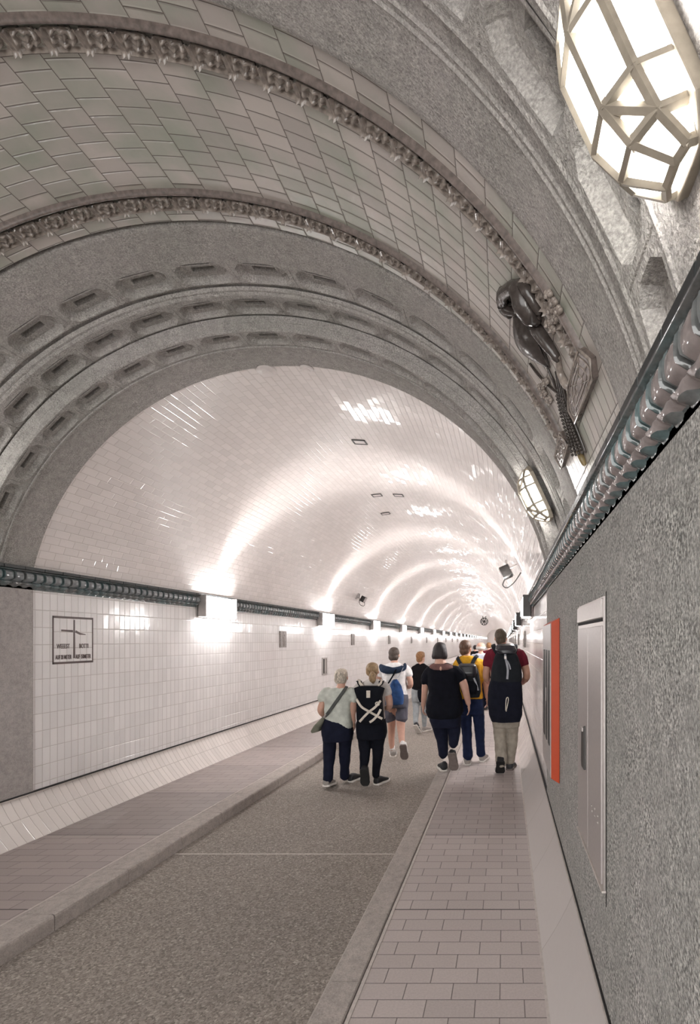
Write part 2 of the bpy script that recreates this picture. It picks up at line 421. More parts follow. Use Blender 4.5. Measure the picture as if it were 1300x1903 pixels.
def coffers(m, d0, d1, R, n, dep=.034, t0=TH0, t1=TH1, skip=None):
    dt = (t1 - t0) / n
    def pt(k, u, v, h): return cyl(d0 + (d1 - d0) * (v + .5), t0 + dt * (k + .5 + u), R + h)
    oc = [(.43, -.22), (.43, .22), (.33, .45), (-.33, .45), (-.43, .22), (-.43, -.22), (-.33, -.45), (.33, -.45)]
    for k in range(n):
        e = .487
        rim = [(e, -.20), (e, .20), (e, .5), (.33, .5), (-.33, .5), (-e, .5), (-e, .20), (-e, -.20), (-e, -.5), (-.33, -.5), (.33, -.5), (e, -.5)]
        vs = [pt(k, u, v, 0) for u, v in rim] + [pt(k, u, v, 0) for u, v in oc]
        fs = [(0, 1, 13, 12), (1, 2, 3, 14, 13), (3, 4, 15, 14), (4, 5, 6, 16, 15), (6, 7, 17, 16), (7, 8, 9, 18, 17), (9, 10, 19, 18), (10, 11, 0, 12, 19)]
        vs += [pt(k, u * .80, v * .74, dep) for u, v in oc]
        fs += [(12 + i, 12 + (i + 1) % 8, 20 + (i + 1) % 8, 20 + i) for i in range(8)]
        rc = [(.19, -.12), (.19, .10), (-.19, .10), (-.19, -.12)]
        b = len(vs)
        vs += [pt(k, u, v, dep) for u, v in rc]
        fs += [(20, 21, b + 1, b), (21, 22, b + 1), (22, 23, b + 2, b + 1), (23, 24, b + 2), (24, 25, b + 3, b + 2), (25, 26, b + 3), (26, 27, b, b + 3), (27, 20, b)]
        vs += [pt(k, u * .92, v * .85, dep + .04) for u, v in rc]
        fs += [(b + i, b + (i + 1) % 4, b + 4 + (i + 1) % 4, b + 4 + i) for i in range(4)] + [(b + 4, b + 5, b + 6, b + 7)]
        # joint to the next cell
        c = len(vs)
        vs += [pt(k, e, -.5, 0), pt(k, e, .5, 0), pt(k, .5, -.5, .004), pt(k, .5, .5, .004), pt(k, 1 - e, -.5, 0), pt(k, 1 - e, .5, 0)]
        fs += [(c, c + 1, c + 3, c + 2), (c + 2, c + 3, c + 5, c + 4)]
        m.add(vs, fs)
# far portal arch with three coffered orders
m = MB()
ring(m, 4.42, 2.64, Y0, 2.64)
ringprof(m, [(4.42, 2.64), (4.41, 2.40), (4.40, 2.40), (4.40, 2.352), (4.10, 2.345), (4.10, 2.335), (4.085, 2.335), (4.085, 2.345), (4.07, 2.345)])
ringprof(m, [(3.91, 2.345), (3.895, 2.345), (3.885, 2.355), (3.885, 2.395), (3.88, 2.40), (3.88, 2.405), (3.885, 2.41), (3.88, 2.46), (3.90, 2.475), (3.875, 2.475), (3.87, 2.465)])
ringprof(m, [(3.70, 2.465), (3.66, 2.465), (3.645, 2.475), (3.645, 2.48), (3.63, 2.482), (3.615, 2.50), (3.635, 2.515), (3.60, 2.515), (3.585, 2.50)])
ringprof(m, [(3.39, 2.50), (3.10, 2.495), (3.08, 2.50), (3.075, 2.53), (3.05, 2.53), (3.045, 2.497)])
coffers(m, 4.07, 3.91, 2.345, 17); coffers(m, 3.87, 3.70, 2.465, 17); coffers(m, 3.585, 3.39, 2.50, 16, .042)
portal = struct(m.build('ceiling_portal_arch', M['hall_concrete']), 'grey concrete portal arch with three rings of octagonal coffers', 'arch')

m = MB(); nt = 130
t_end = radians(12)
ring(m, 3.045, 2.497, 2.965, 2.497, 1, nt); ring(m, 2.965, 2.497, 1.90, 2.505, 4, nt)
hall = struct(m.build('ceiling_hall_vault', M['hall_tile'], smooth=True), 'glossy beige and greenish tiled barrel vault of the hall', 'ceiling')
def roll(m, dc, w, h, R, t0, t1):
    ringprof(m, [(dc - w / 2 + w * k / 8, R - h * sin(pi * k / 8)) for k in range(9)], nt, t0, t1)
def ornament(m, d0, d1, R, pitch, t0, t1, sgn=1):
    n = int((t1 - t0) / pitch)
    for k in range(n):
        ta = t0 + k * pitch
        def hf(u, v):
            x, y = u - .5, v - .5
            r = hypot(x, y * 1.05); ph = atan2(y, x)
            e = max(exp(-((abs(x) - .475) / .018) ** 2), exp(-((abs(x) - .425) / .018) ** 2)) * .7 + .75 * exp(-((abs(y) - .475) / .03) ** 2)
            petal = .72 + .28 * cos(6 * ph + 5 * r)
            h = .95 * exp(-((r - .30 - .03 * cos(ph - .8)) / .065) ** 2) * petal
            h += .9 * exp(-((hypot(x - .05, y - .03) - .10) / .045) ** 2) * max(0, .55 + .45 * cos(ph + 2.2))
            h += .3 * exp(-((abs(x) - .34) ** 2 + (abs(y) - .34) ** 2) / .004)
            return .034 * max(h, e) - .010 * (1 if max(abs(x), abs(y)) < .45 else 0)
        m.grid(lambda u, v: cyl(d0 + (d1 - d0) * v, ta + pitch * u, R - .006 - hf(u, v)), 24, 18)
RO_END = cyl_pt(1092, 655, 2.5)[1]; RI_END = cyl_pt(1040, 855, 2.5)[1]
pitch = .16 / 2.5
m = MB(); ornament(m, 2.955, 2.865, 2.497, pitch, RI_END, TH1)
ornament(m, 2.165, 2.075, 2.503, pitch, RO_END, TH1)
m.build('rosette_band', M['orn'], hall, smooth=True)
m = MB(); roll(m, 2.845, .035, .028, 2.498, RI_END, TH1); roll(m, 2.055, .035, .028, 2.504, RO_END, TH1)
roll(m, 2.963, .014, .012, 2.498, RI_END, TH1); roll(m, 2.173, .014, .012, 2.504, RO_END, TH1)
m.build('rounded_moulding', M['moulding'], hall, smooth=True)

# near transverse arch (the camera stands under it)
m = MB()
ringprof(m, [(1.90, 2.52), (1.90, 2.492), (1.88, 2.487), (1.60, 2.475), (1.59, 2.468), (1.58, 2.475), (1.565, 2.475), (1.555, 2.468), (1.545, 2.475), (1.47, 2.475), (1.455, 2.45), (1.44, 2.455), (1.42, 2.455)])
coffers(m, 1.42, 1.20, 2.455, 16, .055)
ringprof(m, [(1.20, 2.455), (1.16, 2.455), (1.15, 2.43), (1.14, 2.435), (.80, 2.43), (.78, 2.45), (.76, 2.45)])
coffers(m, .76, .58, 2.45, 17)
ringprof(m, [(.58, 2.45), (.54, 2.45), (.53, 2.47), (.20, 2.48), (-.2, 2.49), (-.2, 2.52), (Y0, 2.52)])
struct(m.build('ceiling_near_arch', M['hall_concrete']), 'rough grey concrete arch with coffers nearest the camera', 'arch')

# ---------------------------------------------------------------- cornices
def cornice(side, X, s, y0):
    unit = .091
    m = MB(); mt = MB(); m2 = MB()
    def hgt(x, z):       # x in -.5..5 along the unit, z height above cornice foot (0...190)
        lo = .018 + .016 * (1 - cos(2 * pi * x)) * .5
        if z < lo: return .004 if z > lo - .006 else 0.0
        if z < .058:
            k = (z - lo) / (.058 - lo)
            return .024 + .014 * sin(pi * min(1, k)) - .006 * exp(-(abs(abs(x) - .5) / .06) ** 2)
        if z < .148:
            t = (z - .058) / .09; ax = abs(x)
            if ax > .455: return .004
            cush = (1 - (ax / .46) ** 6) * (1 - abs(2 * t - 1) ** 5)
            rib = .010 * exp(-((ax - .36) / .05) ** 2) * (1 if t > .12 else 0)
            return .020 + .034 * cush * (.72 + .28 * sin(pi * (t * .8 + .1))) - .004 * exp(-((ax - .30) / .04) ** 2) + rib
        if z < .163: return .036 + .022 * sin(pi * (z - .148) / .015)
        return .050
    zs = [0, .010, .016, .022, .028, .034, .045, .0575, .059, .066, .076, .088, .10, .115, .128, .140, .1475, .149, .153, .157, .162, .1635]
    xs = [-.5, -.46, -.45, -.40, -.36, -.32, -.26, -.14, 0, .14, .26, .32, .36, .40, .45, .46, .5]
    zc_ = [0, .02, .045, .058, .062, .08, .10, .125, .146, .15, .156, .1635]; xc = [-.5, -.44, -.2, .2, .44, .5]
    y = y0; zb = 2.25
    while y < 62:
        if y < 16: X_, Z_ = xs, zs
        else: X_, Z_ = xc, zc_
        vs = [V(X + s * (.012 + hgt(a, z)), y + unit * (a + .5), zb + z) for z in Z_ for a in X_]
        n = len(X_); f1, f2 = [], []
        for j in range(len(Z_) - 1):
            for i in range(n - 1):
                egg = (abs((X_[i] + X_[i + 1]) / 2) < .31 and .058 < (Z_[j] + Z_[j + 1]) / 2 < .146) or (s < 0 and .03 < (Z_[j] + Z_[j + 1]) / 2 < .058)
                (f2 if egg else f1).append((j * n + i, j * n + i + 1, (j + 1) * n + i + 1, (j + 1) * n + i))
        m.add(vs, f1); m2.add(vs, f2)
        y += unit
    yy = y0
    while yy < 62:
        y1 = yy + (.182 if yy < 20 else 2.0)
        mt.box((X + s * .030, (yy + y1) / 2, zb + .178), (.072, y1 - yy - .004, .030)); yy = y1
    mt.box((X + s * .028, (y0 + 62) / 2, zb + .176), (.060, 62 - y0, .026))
    mt.box((X + s * .026, (62 + D_END) / 2, zb + .10), (.06, D_END - 62, .18))
    o = struct(m.build('trim_1' if side == 'left' else 'trim_2', M['teal'], smooth=50), 'blue green glazed cornice of rounded blocks along the %s wall' % side, 'cornice')
    m2.build('rounded_blocks', M['egg_left'] if s > 0 else M['egg_right'], o, smooth=50)
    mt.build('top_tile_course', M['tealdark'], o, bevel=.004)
cornice('left', XL, 1, 3.0); cornice('right', XR, -1, .1)

# ---------------------------------------------------------------- tunnel lamps
ORD = ['first', 'second', 'third', 'fourth', 'fifth', 'sixth', 'seventh', 'eighth', 'ninth', 'tenth', 'eleventh', 'twelfth', 'thirteenth', 'fourteenth', 'fifteenth', 'sixteenth', 'seventeenth', 'eighteenth', 'nineteenth', 'twentieth', 'twenty-first', 'twenty-second', 'twenty-third', 'twenty-fourth', 'twenty-fifth', 'twenty-sixth']
def make_lamp(s):
    t = thing('wall_lamp', (0, 0, 0), 'lamp', 'lamp', None)
    m = MB(); m.box((s * .086, 0, 0), (.115, .74, .27)); m.build('diffuser', M['lamp'], t, bevel=.03)
    m = MB(); m.box((s * .020, 0, 0), (.026, .78, .31)); m.build('back_plate', M['whiteplastic'], t, bevel=.004)
    for e in (-1, 1):
        m = MB(); m.box((s * .075, e * .382, 0), (.125, .016, .30)); m.build('end_cap', M['steel'] if s > 0 else M['darkmetal'], t, bevel=.004)
    L = bpy.data.lights.new('uplight', 'SPOT'); L.energy = UPLIGHT_W; L.color = (1, .96, .93); L.spot_size = radians(92); L.spot_blend = 1.0; L.shadow_soft_size = .03
    lo = bpy.data.objects.new('uplight', L); C.objects.link(lo); lo.parent = t
    lo.location = (s * .16, 0, .15); tl = radians(33)
    z = -V(s * sin(tl), 0, cos(tl)); x = V(0, 1, 0); y = z.cross(x)     # narrow along the tunnel, wide across it
    lo.rotation_euler = Matrix((x, y, z)).transposed().to_euler(); lo.scale = (.50, 1, 1)
    return t
def copy_tree(o, parent=None):
    c = o.copy(); C.objects.link(c)
    if parent: c.parent = parent
    for ch in o.children: copy_tree(ch, c)
    return c
for side, X, s in (('left', XL, 1), ('right', XR, -1)):
    proto = make_lamp(s)
    for i in range(25):
        o = proto if i == 0 else copy_tree(proto)
        o.location = (X + s * .004, 7.12 + 4.3 * i, 2.275 if s > 0 else 2.275)
        tag(o, 'glowing white box lamp across the %s cornice, %s lamp along that wall' % (side, ORD[i]), 'lamp', 'box lamps on the %s wall' % side)

# relief plaques between the lamps
def make_plaque(s):
    t = thing('relief_plaque', (0, 0, 0), 'x', 'plaque')
    m = MB(); m.box((s * .012, 0, 0), (.03, .25, .31)); m.build('tile_slab', M['bronze'], t, bevel=.004)
    m = MB()
    rnd = random.Random(3 + s)
    def relief(u, v):
        x, y = u - .5, v - .5
        h = .018 * max(0, 1 - (hypot(x * 1.6, y + .1) / .42) ** 2) + .012 * exp(-((x - .15) ** 2 + (y - .25) ** 2) / .008) + .010 * exp(-((x + .18 * sin(7 * y)) / .06) ** 2)
        h += .006 * sin(23 * x + 5 * y) * sin(19 * y)
        return V(s * (.024 + max(0, h)), x * .22, y * .28)
    m.grid(relief, 14, 16); m.build('carving', M['bronze'], t, smooth=True)
    return t
for side, X, s in (('left', XL, 1), ('right', XR, -1)):
    proto = make_plaque(s)
    for i in range(9):
        o = proto if i == 0 else copy_tree(proto)
        o.location = (X + s * .002, 9.34 + 4.3 * i, 1.82)
        tag(o, 'dark ceramic relief plaque on %s tiled wall, %s plaque along that wall' % (side, ORD[i]), 'plaque', 'relief plaques on the %s wall' % side)

# ---------------------------------------------------------------- lanterns
def lantern(d, th, R, left, label, S=.74, rr=.0115):
    O = cyl(d, th, R)
    n = V(-cos(th), 0, -sin(th)); a = V(sin(th), 0, -cos(th)) * (-1 if left else 1)
    t = V(0, 1, 0)
    root = thing('wall_lantern', O, label, 'lantern', 'faceted lanterns on the arches')
    sec = [(-.01, -.115), (.10, -.12), (.165, -.055), (.165, .055), (.10, .12), (-.01, .115)]
    st = [(-.275, .25, .62), (-.20, .80, .86), (-.10, 1, 1), (.10, 1, 1), (.20, .80, .86), (.275, .25, .62)]
    P = [[O + (a * aa + n * (sn * kn) + t * (tt * kt)) * S for sn, tt in sec] for aa, kn, kt in st]
    g = MB()
    for i in range(5):
        for j in range(5): g.add([P[i][j], P[i][j + 1], P[i + 1][j + 1], P[i + 1][j]], [(0, 1, 2, 3)])
    g.add(P[0], [tuple(range(6))]); g.add(P[5], [tuple(range(6))[::-1]])
    g.build('glass', M['lantern'], root)
    f = MB()
    def bar(p, q, r=rr): f.tube([p, q], r, 6)
    for i in range(6):
        for j in range(5): bar(P[i][j], P[i][j + 1])
    for j in range(6):
        for i in range(5): bar(P[i][j], P[i + 1][j])
    for j, k in ((1, 2), (4, 3)):
        bar(P[3][k], P[4][j]); bar(P[2][k], P[1][j])
    f.build('cage', M['frame'], root, bevel=0)
    b = MB()
    pl = [(-.30, -.08), (-.22, -.135), (.22, -.135), (.30, -.08), (.30, .08), (.22, .135), (-.22, .135), (-.30, .08)]
    b.poly([O + (a * x + t * y) * S - n * .03 for x, y in pl], n * .032); b.build('mounting_plate', M['frame'], root, bevel=.004)
    for i in (1, 4):
        for j in (1, 4): MB().ball(P[i][j], .010, .010, .010, 8, 6).build('stud', M['steel'], root, smooth=True)
    return root
TH_L = radians(27.5)
lantern(.95, radians(24.6), 2.40, False, 'large glowing faceted lantern on the near concrete arch, cut by the picture edge')
lantern(3.80, radians(25.2), 2.40, False, 'small glowing faceted lantern on the coffered portal arch above the right cornice', .72, .012)
lantern(.86, pi - radians(24), 2.42, True, 'glowing faceted lantern on the left side of the near arch')
lantern(3.30, pi - radians(24.9), 2.48, True, 'glowing faceted lantern on the left side of the coffered portal arch')

# ---------------------------------------------------------------- wall fittings near the camera
# stainless door of the recessed cabinet on the right wall
XF = XR - .012
d0, zt = wall_pt(1078, 1131, XF); d1, _ = wall_pt(1126, 1118, XF); zb = .87; zt = 1.965
t = thing('service_cabinet', (XF, (d0 + d1) / 2, zb), 'tall narrow steel cabinet door flush in the rough grey right wall', 'cabinet')
mb = MB(); mb.box((XF - .004, (d0 + d1) / 2, (zb + zt) / 2), (.012, d0 - d1, zt - zb)); mb.build('frame', M['steel'], t, bevel=.003)
dm = wall_pt(1098, 1300, XF)[0]
mb = MB(); mb.box((XF - .012, (dm + d0 - .02) / 2 + .002, (zb + zt - .11) / 2 + .01), (.008, d0 - .02 - dm - .006, zt - zb - .13)); mb.build('door', M['steel2'], t, bevel=.002)
mb = MB(); mb.box((XF - .012, (dm + d1 + .02) / 2 - .002, (zb + zt - .11) / 2 + .01), (.008, dm - d1 - .02 - .006, zt - zb - .13)); dr = mb.build('door', M['steel2'], t, bevel=.002)
mb = MB(); mb.box((XF - .013, (d0 + d1) / 2, zt - .045), (.010, d0 - d1 - .02, .07)); mb.build('header', M['steel'], t, bevel=.002)
mb = MB(); mb.box((XF - .0115, (d0 + d1) / 2, zt - .088), (.004, d0 - d1 - .03, .012)); mb.build('shadow_gap', M['hollow'], t)
hd, hz = wall_pt(1092, 1345, XF)[0], 1.31
mb = MB(); mb.poly([V(XF - .012, hd + y, hz + z) for y, z in ((-.03, .11), (.035, .085), (.045, -.06), (.03, -.085), (-.035, -.085))], V(-.014, 0, 0))
h = mb.build('handle', M['darkmetal'], t, bevel=.004)
mb = MB(); mb.box((XF - .028, hd, hz + .092), (.008, .05, .018)); mb.build('keeper', M['steel'], h, bevel=.002)
for k, (x, y) in enumerate(((1106, 1497), (1107, 1507), (1112, 1503), (1112, 1517), (1118, 1517), (1118, 1529))):
    dd, zz = wall_pt(x, y, XF)
    MB().ball((XF - .017, dd, zz), .003, .006, .006, 8, 6).build('bolt', M['steel'], t, smooth=True)
mb = MB(); mb.box((XF - .008, (d0 + d1) / 2, zb + .004), (.020, d0 - d1 + .01, .008)); mb.build('sill_strip', M['mortar'], t)
mb = MB(); mb.box((XF - .0005, d1 - .004, 1.40), (.004, .006, 1.16)); mb.build('side_gap', M['hollow'], t)

# orange and grey call point box
XB = XF - .058
a0, a1 = 3.36, 4.05; zl, zh = .82, 1.955
t = thing('call_point_box', (XF, (a0 + a1) / 2, zl), 'flat box with bright orange end and grey front on the right wall', 'box')
mb = MB(); mb.poly([V(XB, a0, zl + .035), V(XB, a0, zh - .035), V(XF - .001, a0, zh), V(XF - .001, a0, zl)], V(0, a1 - a0, 0)); mb.build('housing', M['orange'], t, bevel=.003)
mb = MB(); mb.box((XB - .003, (a0 + a1) / 2, (zl + zh) / 2), (.008, a1 - a0 - .01, zh - zl - .08)); fr = mb.build('front_panel', M['greybox'], t, bevel=.003)
for k in range(3):
    mb = MB(); mb.box((XB - .008, a0 + .10 + .20 * k, 1.40), (.006, .10, .66)); mb.build('dark_slot', M['black'], t, bevel=.002)
mb = MB(); mb.box((XB - .0115, a0 + .30, 1.40), (.003, .018, .10)); mb.build('white_label', M['whiteplastic'], t)

# ceramic sign on the left wall
XS = XL + .003
dL, dR = XL * F_PX / (97 - VPX), XL * F_PX / (172 - VPX)
zT = 2.03; zB = 1.575
dc, hw, zc_ = (dL + dR) / 2, (dR - dL) / 2, (zT + zB) / 2
t = thing('ceramic_sign', (XL, dc, zB), 'square tiled sign with brown border, cross and lettering on the left wall', 'sign')
mb = MB()
mb.grid(lambda u, v: V(XS, dL + (dR - dL) * u, zB + (zT - zB) * v), 1, 1, lambda u, v: (6 * .075 * u, 3 * .157 * v)); mb.build('tile_field', M['wall_tile'], t)
def sbar(mb, y0, z0, y1, z1, w0, w1=None):
    w1 = w1 or w0; a = V(0, y1 - y0, z1 - z0).normalized(); n = V(0, -a.z, a.y)
    mb.poly([V(XS, y0, z0) + n * w0, V(XS, y1, z1) + n * w1, V(XS, y1, z1) - n * w1, V(XS, y0, z0) - n * w0], V(.003, 0, 0))
mb = MB()
for (y, z, sy, sz) in ((dc, zT - .010, 2 * hw, .020), (dc, zB + .010, 2 * hw, .020), (dL + .005, zc_, .010, zT - zB), (dR - .005, zc_, .010, zT - zB)):
    mb.box((XS + .001, y, z), (.004, sy, sz))
mb.build('border', M['signbrown'], t)
mb = MB()
sbar(mb, dc + .005, zT - .03, dc + .005, zB + .05, .006, .009)
mb.build('needle', M['signbrown'], t)
mb = MB(); sbar(mb, dL + .09, zT - .135, dc - .01, zT - .140, .008, .010); sbar(mb, dc + .02, zT - .142, dc + .07, zT - .165, .011, .009); sbar(mb, dc + .07, zT - .165, dc + .135, zT - .172, .009, .004)
mb.build('beam', M['signbrown'], t)
def text(name, body, y, z, size, parent, mat, sx=.62):
    cu = bpy.data.curves.new(name, 'FONT'); cu.body = body; cu.size = size; cu.extrude = .001; cu.align_x = 'CENTER'; cu.offset = .001
    tmp = bpy.data.objects.new(name, cu); C.objects.link(tmp); bpy.context.view_layer.update()
    me = bpy.data.meshes.new_from_object(tmp); bpy.data.objects.remove(tmp); me.materials.clear(); me.materials.append(mat)
    o = bpy.data.objects.new(name, me); C.objects.link(o)
    o.parent = parent
    o.location = V(XS + .002, y, z) - Vector(parent.location)
    o.rotation_euler = Matrix(((0, 0, 1), (1, 0, 0), (0, 1, 0))).to_euler(); o.scale = (sx, 1, 1)
    return o
text('lettering', 'WEEEST', dc - .115, zB + .148, .062, t, M['signbrown'])
text('lettering', 'BOTTI', dc + .115, zB + .148, .062, t, M['signbrown'])
text('lettering', 'AUF 20 METER', dc - .112, zB + .045, .058, t, M['signbrown'], .46)
text('lettering', 'AUF 150METER', dc + .108, zB + .045, .058, t, M['signbrown'], .46)

# narrow vent on the left wall
dv = XL * F_PX / (602 - VPX)
t = thing('wall_vent', (XL, dv, 1.0), 'narrow upright framed vent in the left tiled wall', 'vent')
zv = CAMZ - (1238 - VPY) * dv / F_PX
mb = MB()
for y, z, sy, sz in ((-.13, 0, .04, .40), (.13, 0, .04, .40), (0, .185, .30, .03), (0, -.185, .30, .03)): mb.box((XL + .010, dv + y, zv + z), (.024, sy, sz))
mb.build('frame', M['steel'], t, bevel=.003)
mb = MB(); mb.box((XL + .003, dv, zv), (.006, .23, .35)); mb.build('grille', M['hollow'], t)
mb = MB(); mb.box((XL + .012, dv + .04, zv), (.012, .10, .34)); mb.build('flap', M['steel2'], t, bevel=.002)

# fittings on the tunnel vault
def vault_frame(x, y, R=2.36):
    d, th = cyl_pt(x, y, R)
    O = cyl(d, th, R); n = V(-cos(th), 0, -sin(th)); a = V(sin(th), 0, -cos(th)); return O, n, a, V(0, 1, 0), d, th
for (x, y, ri, lab) in ((495, 686.5, .085, 'round white disc cover at the vault crown near the portal, left of two'), (570, 683, .06, 'smaller round ring cover at the vault crown near the portal, right of two')):
    O, n, a, tt, d, th = vault_frame(x, y)
    t = thing('ceiling_disc', O, lab, 'cover')
    mb = MB(); mb.loft([(O - n * .01, a * ri, tt * ri), (O + n * .018, a * ri, tt * ri), (O + n * .028, a * ri * .85, tt * ri * .85)], 24); mb.build('disc', M['whiteplastic'], t, smooth=40)
    mb = MB(); mb.loft([(O + n * .027, a * ri * .5, tt * ri * .5), (O + n * .034, a * ri * .45, tt * ri * .45)], 20); mb.build('centre_cap', M['whiteplastic'], t, smooth=40)
for x, y, lab in ((668, 821, 'small rectangular vent in the tiled vault nearest the portal'), (700, 920, 'small rectangular vent in the vault, left of the middle pair'), (740, 920, 'small rectangular vent in the vault, right of the middle pair'), (716, 954, 'small rectangular vent in the vault behind the middle pair')):
    O, n, a, tt, d, th = vault_frame(x, y)
    t = thing('ceiling_vent', O, lab, 'vent', 'rectangular vents in the vault')
    R3 = Matrix((a, tt, n)).transposed()
    mb = MB()
    for p, q, sx, sy in ((-.075, 0, .016, .13), (.075, 0, .016, .13), (0, -.058, .166, .014), (0, .058, .166, .014)): mb.box(O + a * p + tt * q + n * .004, (sx, sy, .014), R3)
    mb.build('frame', M['darkmetal'], t)
    mb = MB(); mb.box(O + n * .002, (.134, .10, .008), R3); mb.build('plate', M['whiteplastic'], t)

def floodlight(x, y, k, lab, mirror=1):
    O, n, a, tt, d, th = vault_frame(x, y)
    t = thing('floodlight', O, lab, 'floodlight')
    R3 = Matrix((a, tt, n)).transposed()
    mb = MB(); mb.box(O + n * .006, (.22 * k, .20 * k, .016), R3); mb.build('base_plate', M['steel2'], t, bevel=.003)
    mb = MB(); mb.tube([O + n * .01 - a * .03 * k, O + n * .14 * k - a * .03 * k], .016 * k); mb.tube([O + n * .14 * k - a * .10 * k, O + n * .14 * k + a * .10 * k], .013 * k); mb.tube([O + n * .14 * k - a * .16 * k, O + n * .14 * k - a * .03 * k + n * .03], .018 * k); mb.build('bracket', M['steel'], t)
    c = O + n * .22 * k
    mb = MB(); mb.loft([(c - n * .07 * k, a * .07 * k, tt * .10 * k), (c + n * .0 * k, a * .10 * k, tt * .13 * k), (c + n * .07 * k, a * .10 * k, tt * .13 * k)], 20, 5); mb.build('housing', M['darkmetal'], t, smooth=40)
    mb = MB()
    for q in range(5): mb.box(c - n * .03 * k + tt * (q - 2) * .04 * k, (.19 * k, .008, .09 * k), R3)
    mb.build('cooling_fins', M['black'], t)
    mb = MB(); mb.loft([(c + n * .071 * k, a * .085 * k, tt * .115 * k), (c + n * .078 * k, a * .085 * k, tt * .115 * k)], 20, 5); mb.build('lens', M['greybox'], t)
    w = V(0, 0, -1)
    mb = MB(); mb.tube([c - tt * .02 + a * .05 * k, c + w * .16 * k + n * .05 * k, c + w * .24 * k - n * .02 * k, c + w * .21 * k - n * .14 * k, O + a * .10 * k + n * .02], .008 * k, 6, smooth=6); mb.build('cable', M['black'], t)
    return t
floodlight(964, 1052, 1.0, 'grey floodlight with hanging cable loop on the right side of the vault')
floodlight(664, 1108, .8, 'dark floodlight with cable loop low on the left side of the vault')

# round jet fan under the vault far ahead
dF = 47.0; O = V(-2.0, dF, CAMZ + 35 * dF / F_PX); rF = .37
t = thing('jet_fan', O, 'round dark spoked fan hanging under the vault far ahead', 'fan')
mb = MB(); nF = 28
for k in range(nF):
    pass
prof = [(rF, -.02), (rF * .84, -.02), (rF * .82, .25), (rF * .82, .9), (rF, .9), (rF * 1.02, .4)]
vs = [O + V(r * cos(2 * pi * k / nF), y, r * sin(2 * pi * k / nF)) for r, y in prof for k in range(nF)]
mb.add(vs, [(i * nF + k, i * nF + (k + 1) % nF, ((i + 1) % 6) * nF + (k + 1) % nF, ((i + 1) % 6) * nF + k) for i in range(6) for k in range(nF)])
mb.build('casing', M['darkmetal'], t, smooth=40)
mb = MB(); mb.loft([(O + V(0, -.04, 0), V(.04, 0, 0), V(0, 0, .04)), (O + V(0, .0, 0), V(.11, 0, 0), V(0, 0, .11)), (O + V(0, .2, 0), V(.12, 0, 0), V(0, 0, .12))], 20); mb.build('hub', M['black'], t, smooth=True)
for k in range(8):
    a = 2 * pi * k / 8 + .2
    mb = MB(); mb.poly([O + V(r * cos(a + w), .02, r * sin(a + w)) for r, w in ((.09, -.2), (rF * .85, -.14), (rF * .85, .14), (.09, .25))], V(0, .03, 0)); mb.build('blade', M['black'], t)
mb = MB()
for q in (.1, .75): mb.tube([O + V(-.15, q, rF * .9), O + V(-.15, q, .52)], .02, 6); mb.tube([O + V(.15, q, rF * .9), O + V(.15, q, .52)], .02, 6)
mb.build('hanger', M['darkmetal'], t)

# ---------------------------------------------------------------- glazed relief on the hall vault
RV = 2.497
def rp(x, y, h=0.0):
    d, th = cyl_pt(x, y, RV); return cyl(d, th, RV - h)
t = thing('ceramic_relief', rp(1010, 640), 'dark glazed relief of looped boot, leaf and beaded tassel on the hall vault', 'relief')
pxm = 1 / 380.0
def rtube(mb, pts, smooth=6, n=10, flat=.8, h=0.0):
    P = [rp(x, y, r * pxm * .6 + h) for x, y, r in pts]
    mb.tube(P, [r * pxm for _, _, r in pts], n, flat, smooth=smooth)
mb = MB(); rtube(mb, [(962, 580, 7), (944, 566, 13), (940, 545, 15), (956, 530, 14), (972, 524, 10)]); rtube(mb, [(935, 552, 4), (943, 564, 5), (957, 563, 4)]); rtube(mb, [(937, 566, 4), (946, 577, 5), (958, 578, 4)]); rtube(mb, [(930, 560, 6), (937, 575, 7), (950, 586, 6)])
mb.build('coil', M['relief'], t, smooth=True)
mb = MB(); rtube(mb, [(956, 530, 9), (972, 535, 17), (985, 556, 22), (996, 577, 20), (1003, 592, 12)], flat=.9); rtube(mb, [(968, 522, 8), (984, 535, 11), (998, 560, 10), (1006, 582, 7), (1003, 590, 5)]); mb.build('boot', M['relief'], t, smooth=True)
mb = MB()
def leafp(u, v):
    a, b_ = (957, 582), (1021, 681)
    w = sin(pi * min(1, max(0, u)) ** .9) * 17
    c = v * 2 - 1; dx, dy = b_[0] - a[0], b_[1] - a[1]; L = hypot(dx, dy)
    bow = 5 * sin(pi * u)
    x = a[0] + dx * u - dy / L * -(w * c * 1.0 - bow) ; y = a[1] + dy * u + dx / L * -(w * c * 1.0 - bow)
    return rp(x, y, .008 + .05 * sin(pi * u) * (1 - c * c * .9) + .004)
mb.grid(leafp, 20, 12); mb.build('leaf', M['relief'], t, smooth=True)
mb = MB(); rtube(mb, [(957, 580, 2.2), (958, 605, 2.5), (968, 640, 2.5), (988, 665, 2.5), (1020, 682, 2)]); rtube(mb, [(962, 580, 2), (985, 600, 2.5), (1002, 630, 2.5), (1014, 660, 2.5), (1022, 682, 2)]); mb.build('leaf_rim', M['relief'], t, smooth=True)
mb = MB(); rtube(mb, [(990, 590, 8), (1005, 610, 13), (1022, 635, 12), (1036, 658, 9), (1040, 668, 6)]); rtube(mb, [(983, 595, 4), (992, 606, 5), (1000, 600, 4)]); mb.build('rod', M['relief'], t, smooth=True)
mb = MB()
for q in range(3): rtube(mb, [(1000 + 11 * cos(k * .63) * (1 - q * .3) + 5 * sin(k * .63) * .6 + 1, 628 + 14 * sin(k * .63) * (1 - q * .3), 1.6) for k in range(11)], 2, 6)
mb.build('rosette', M['orn'], t, smooth=True)
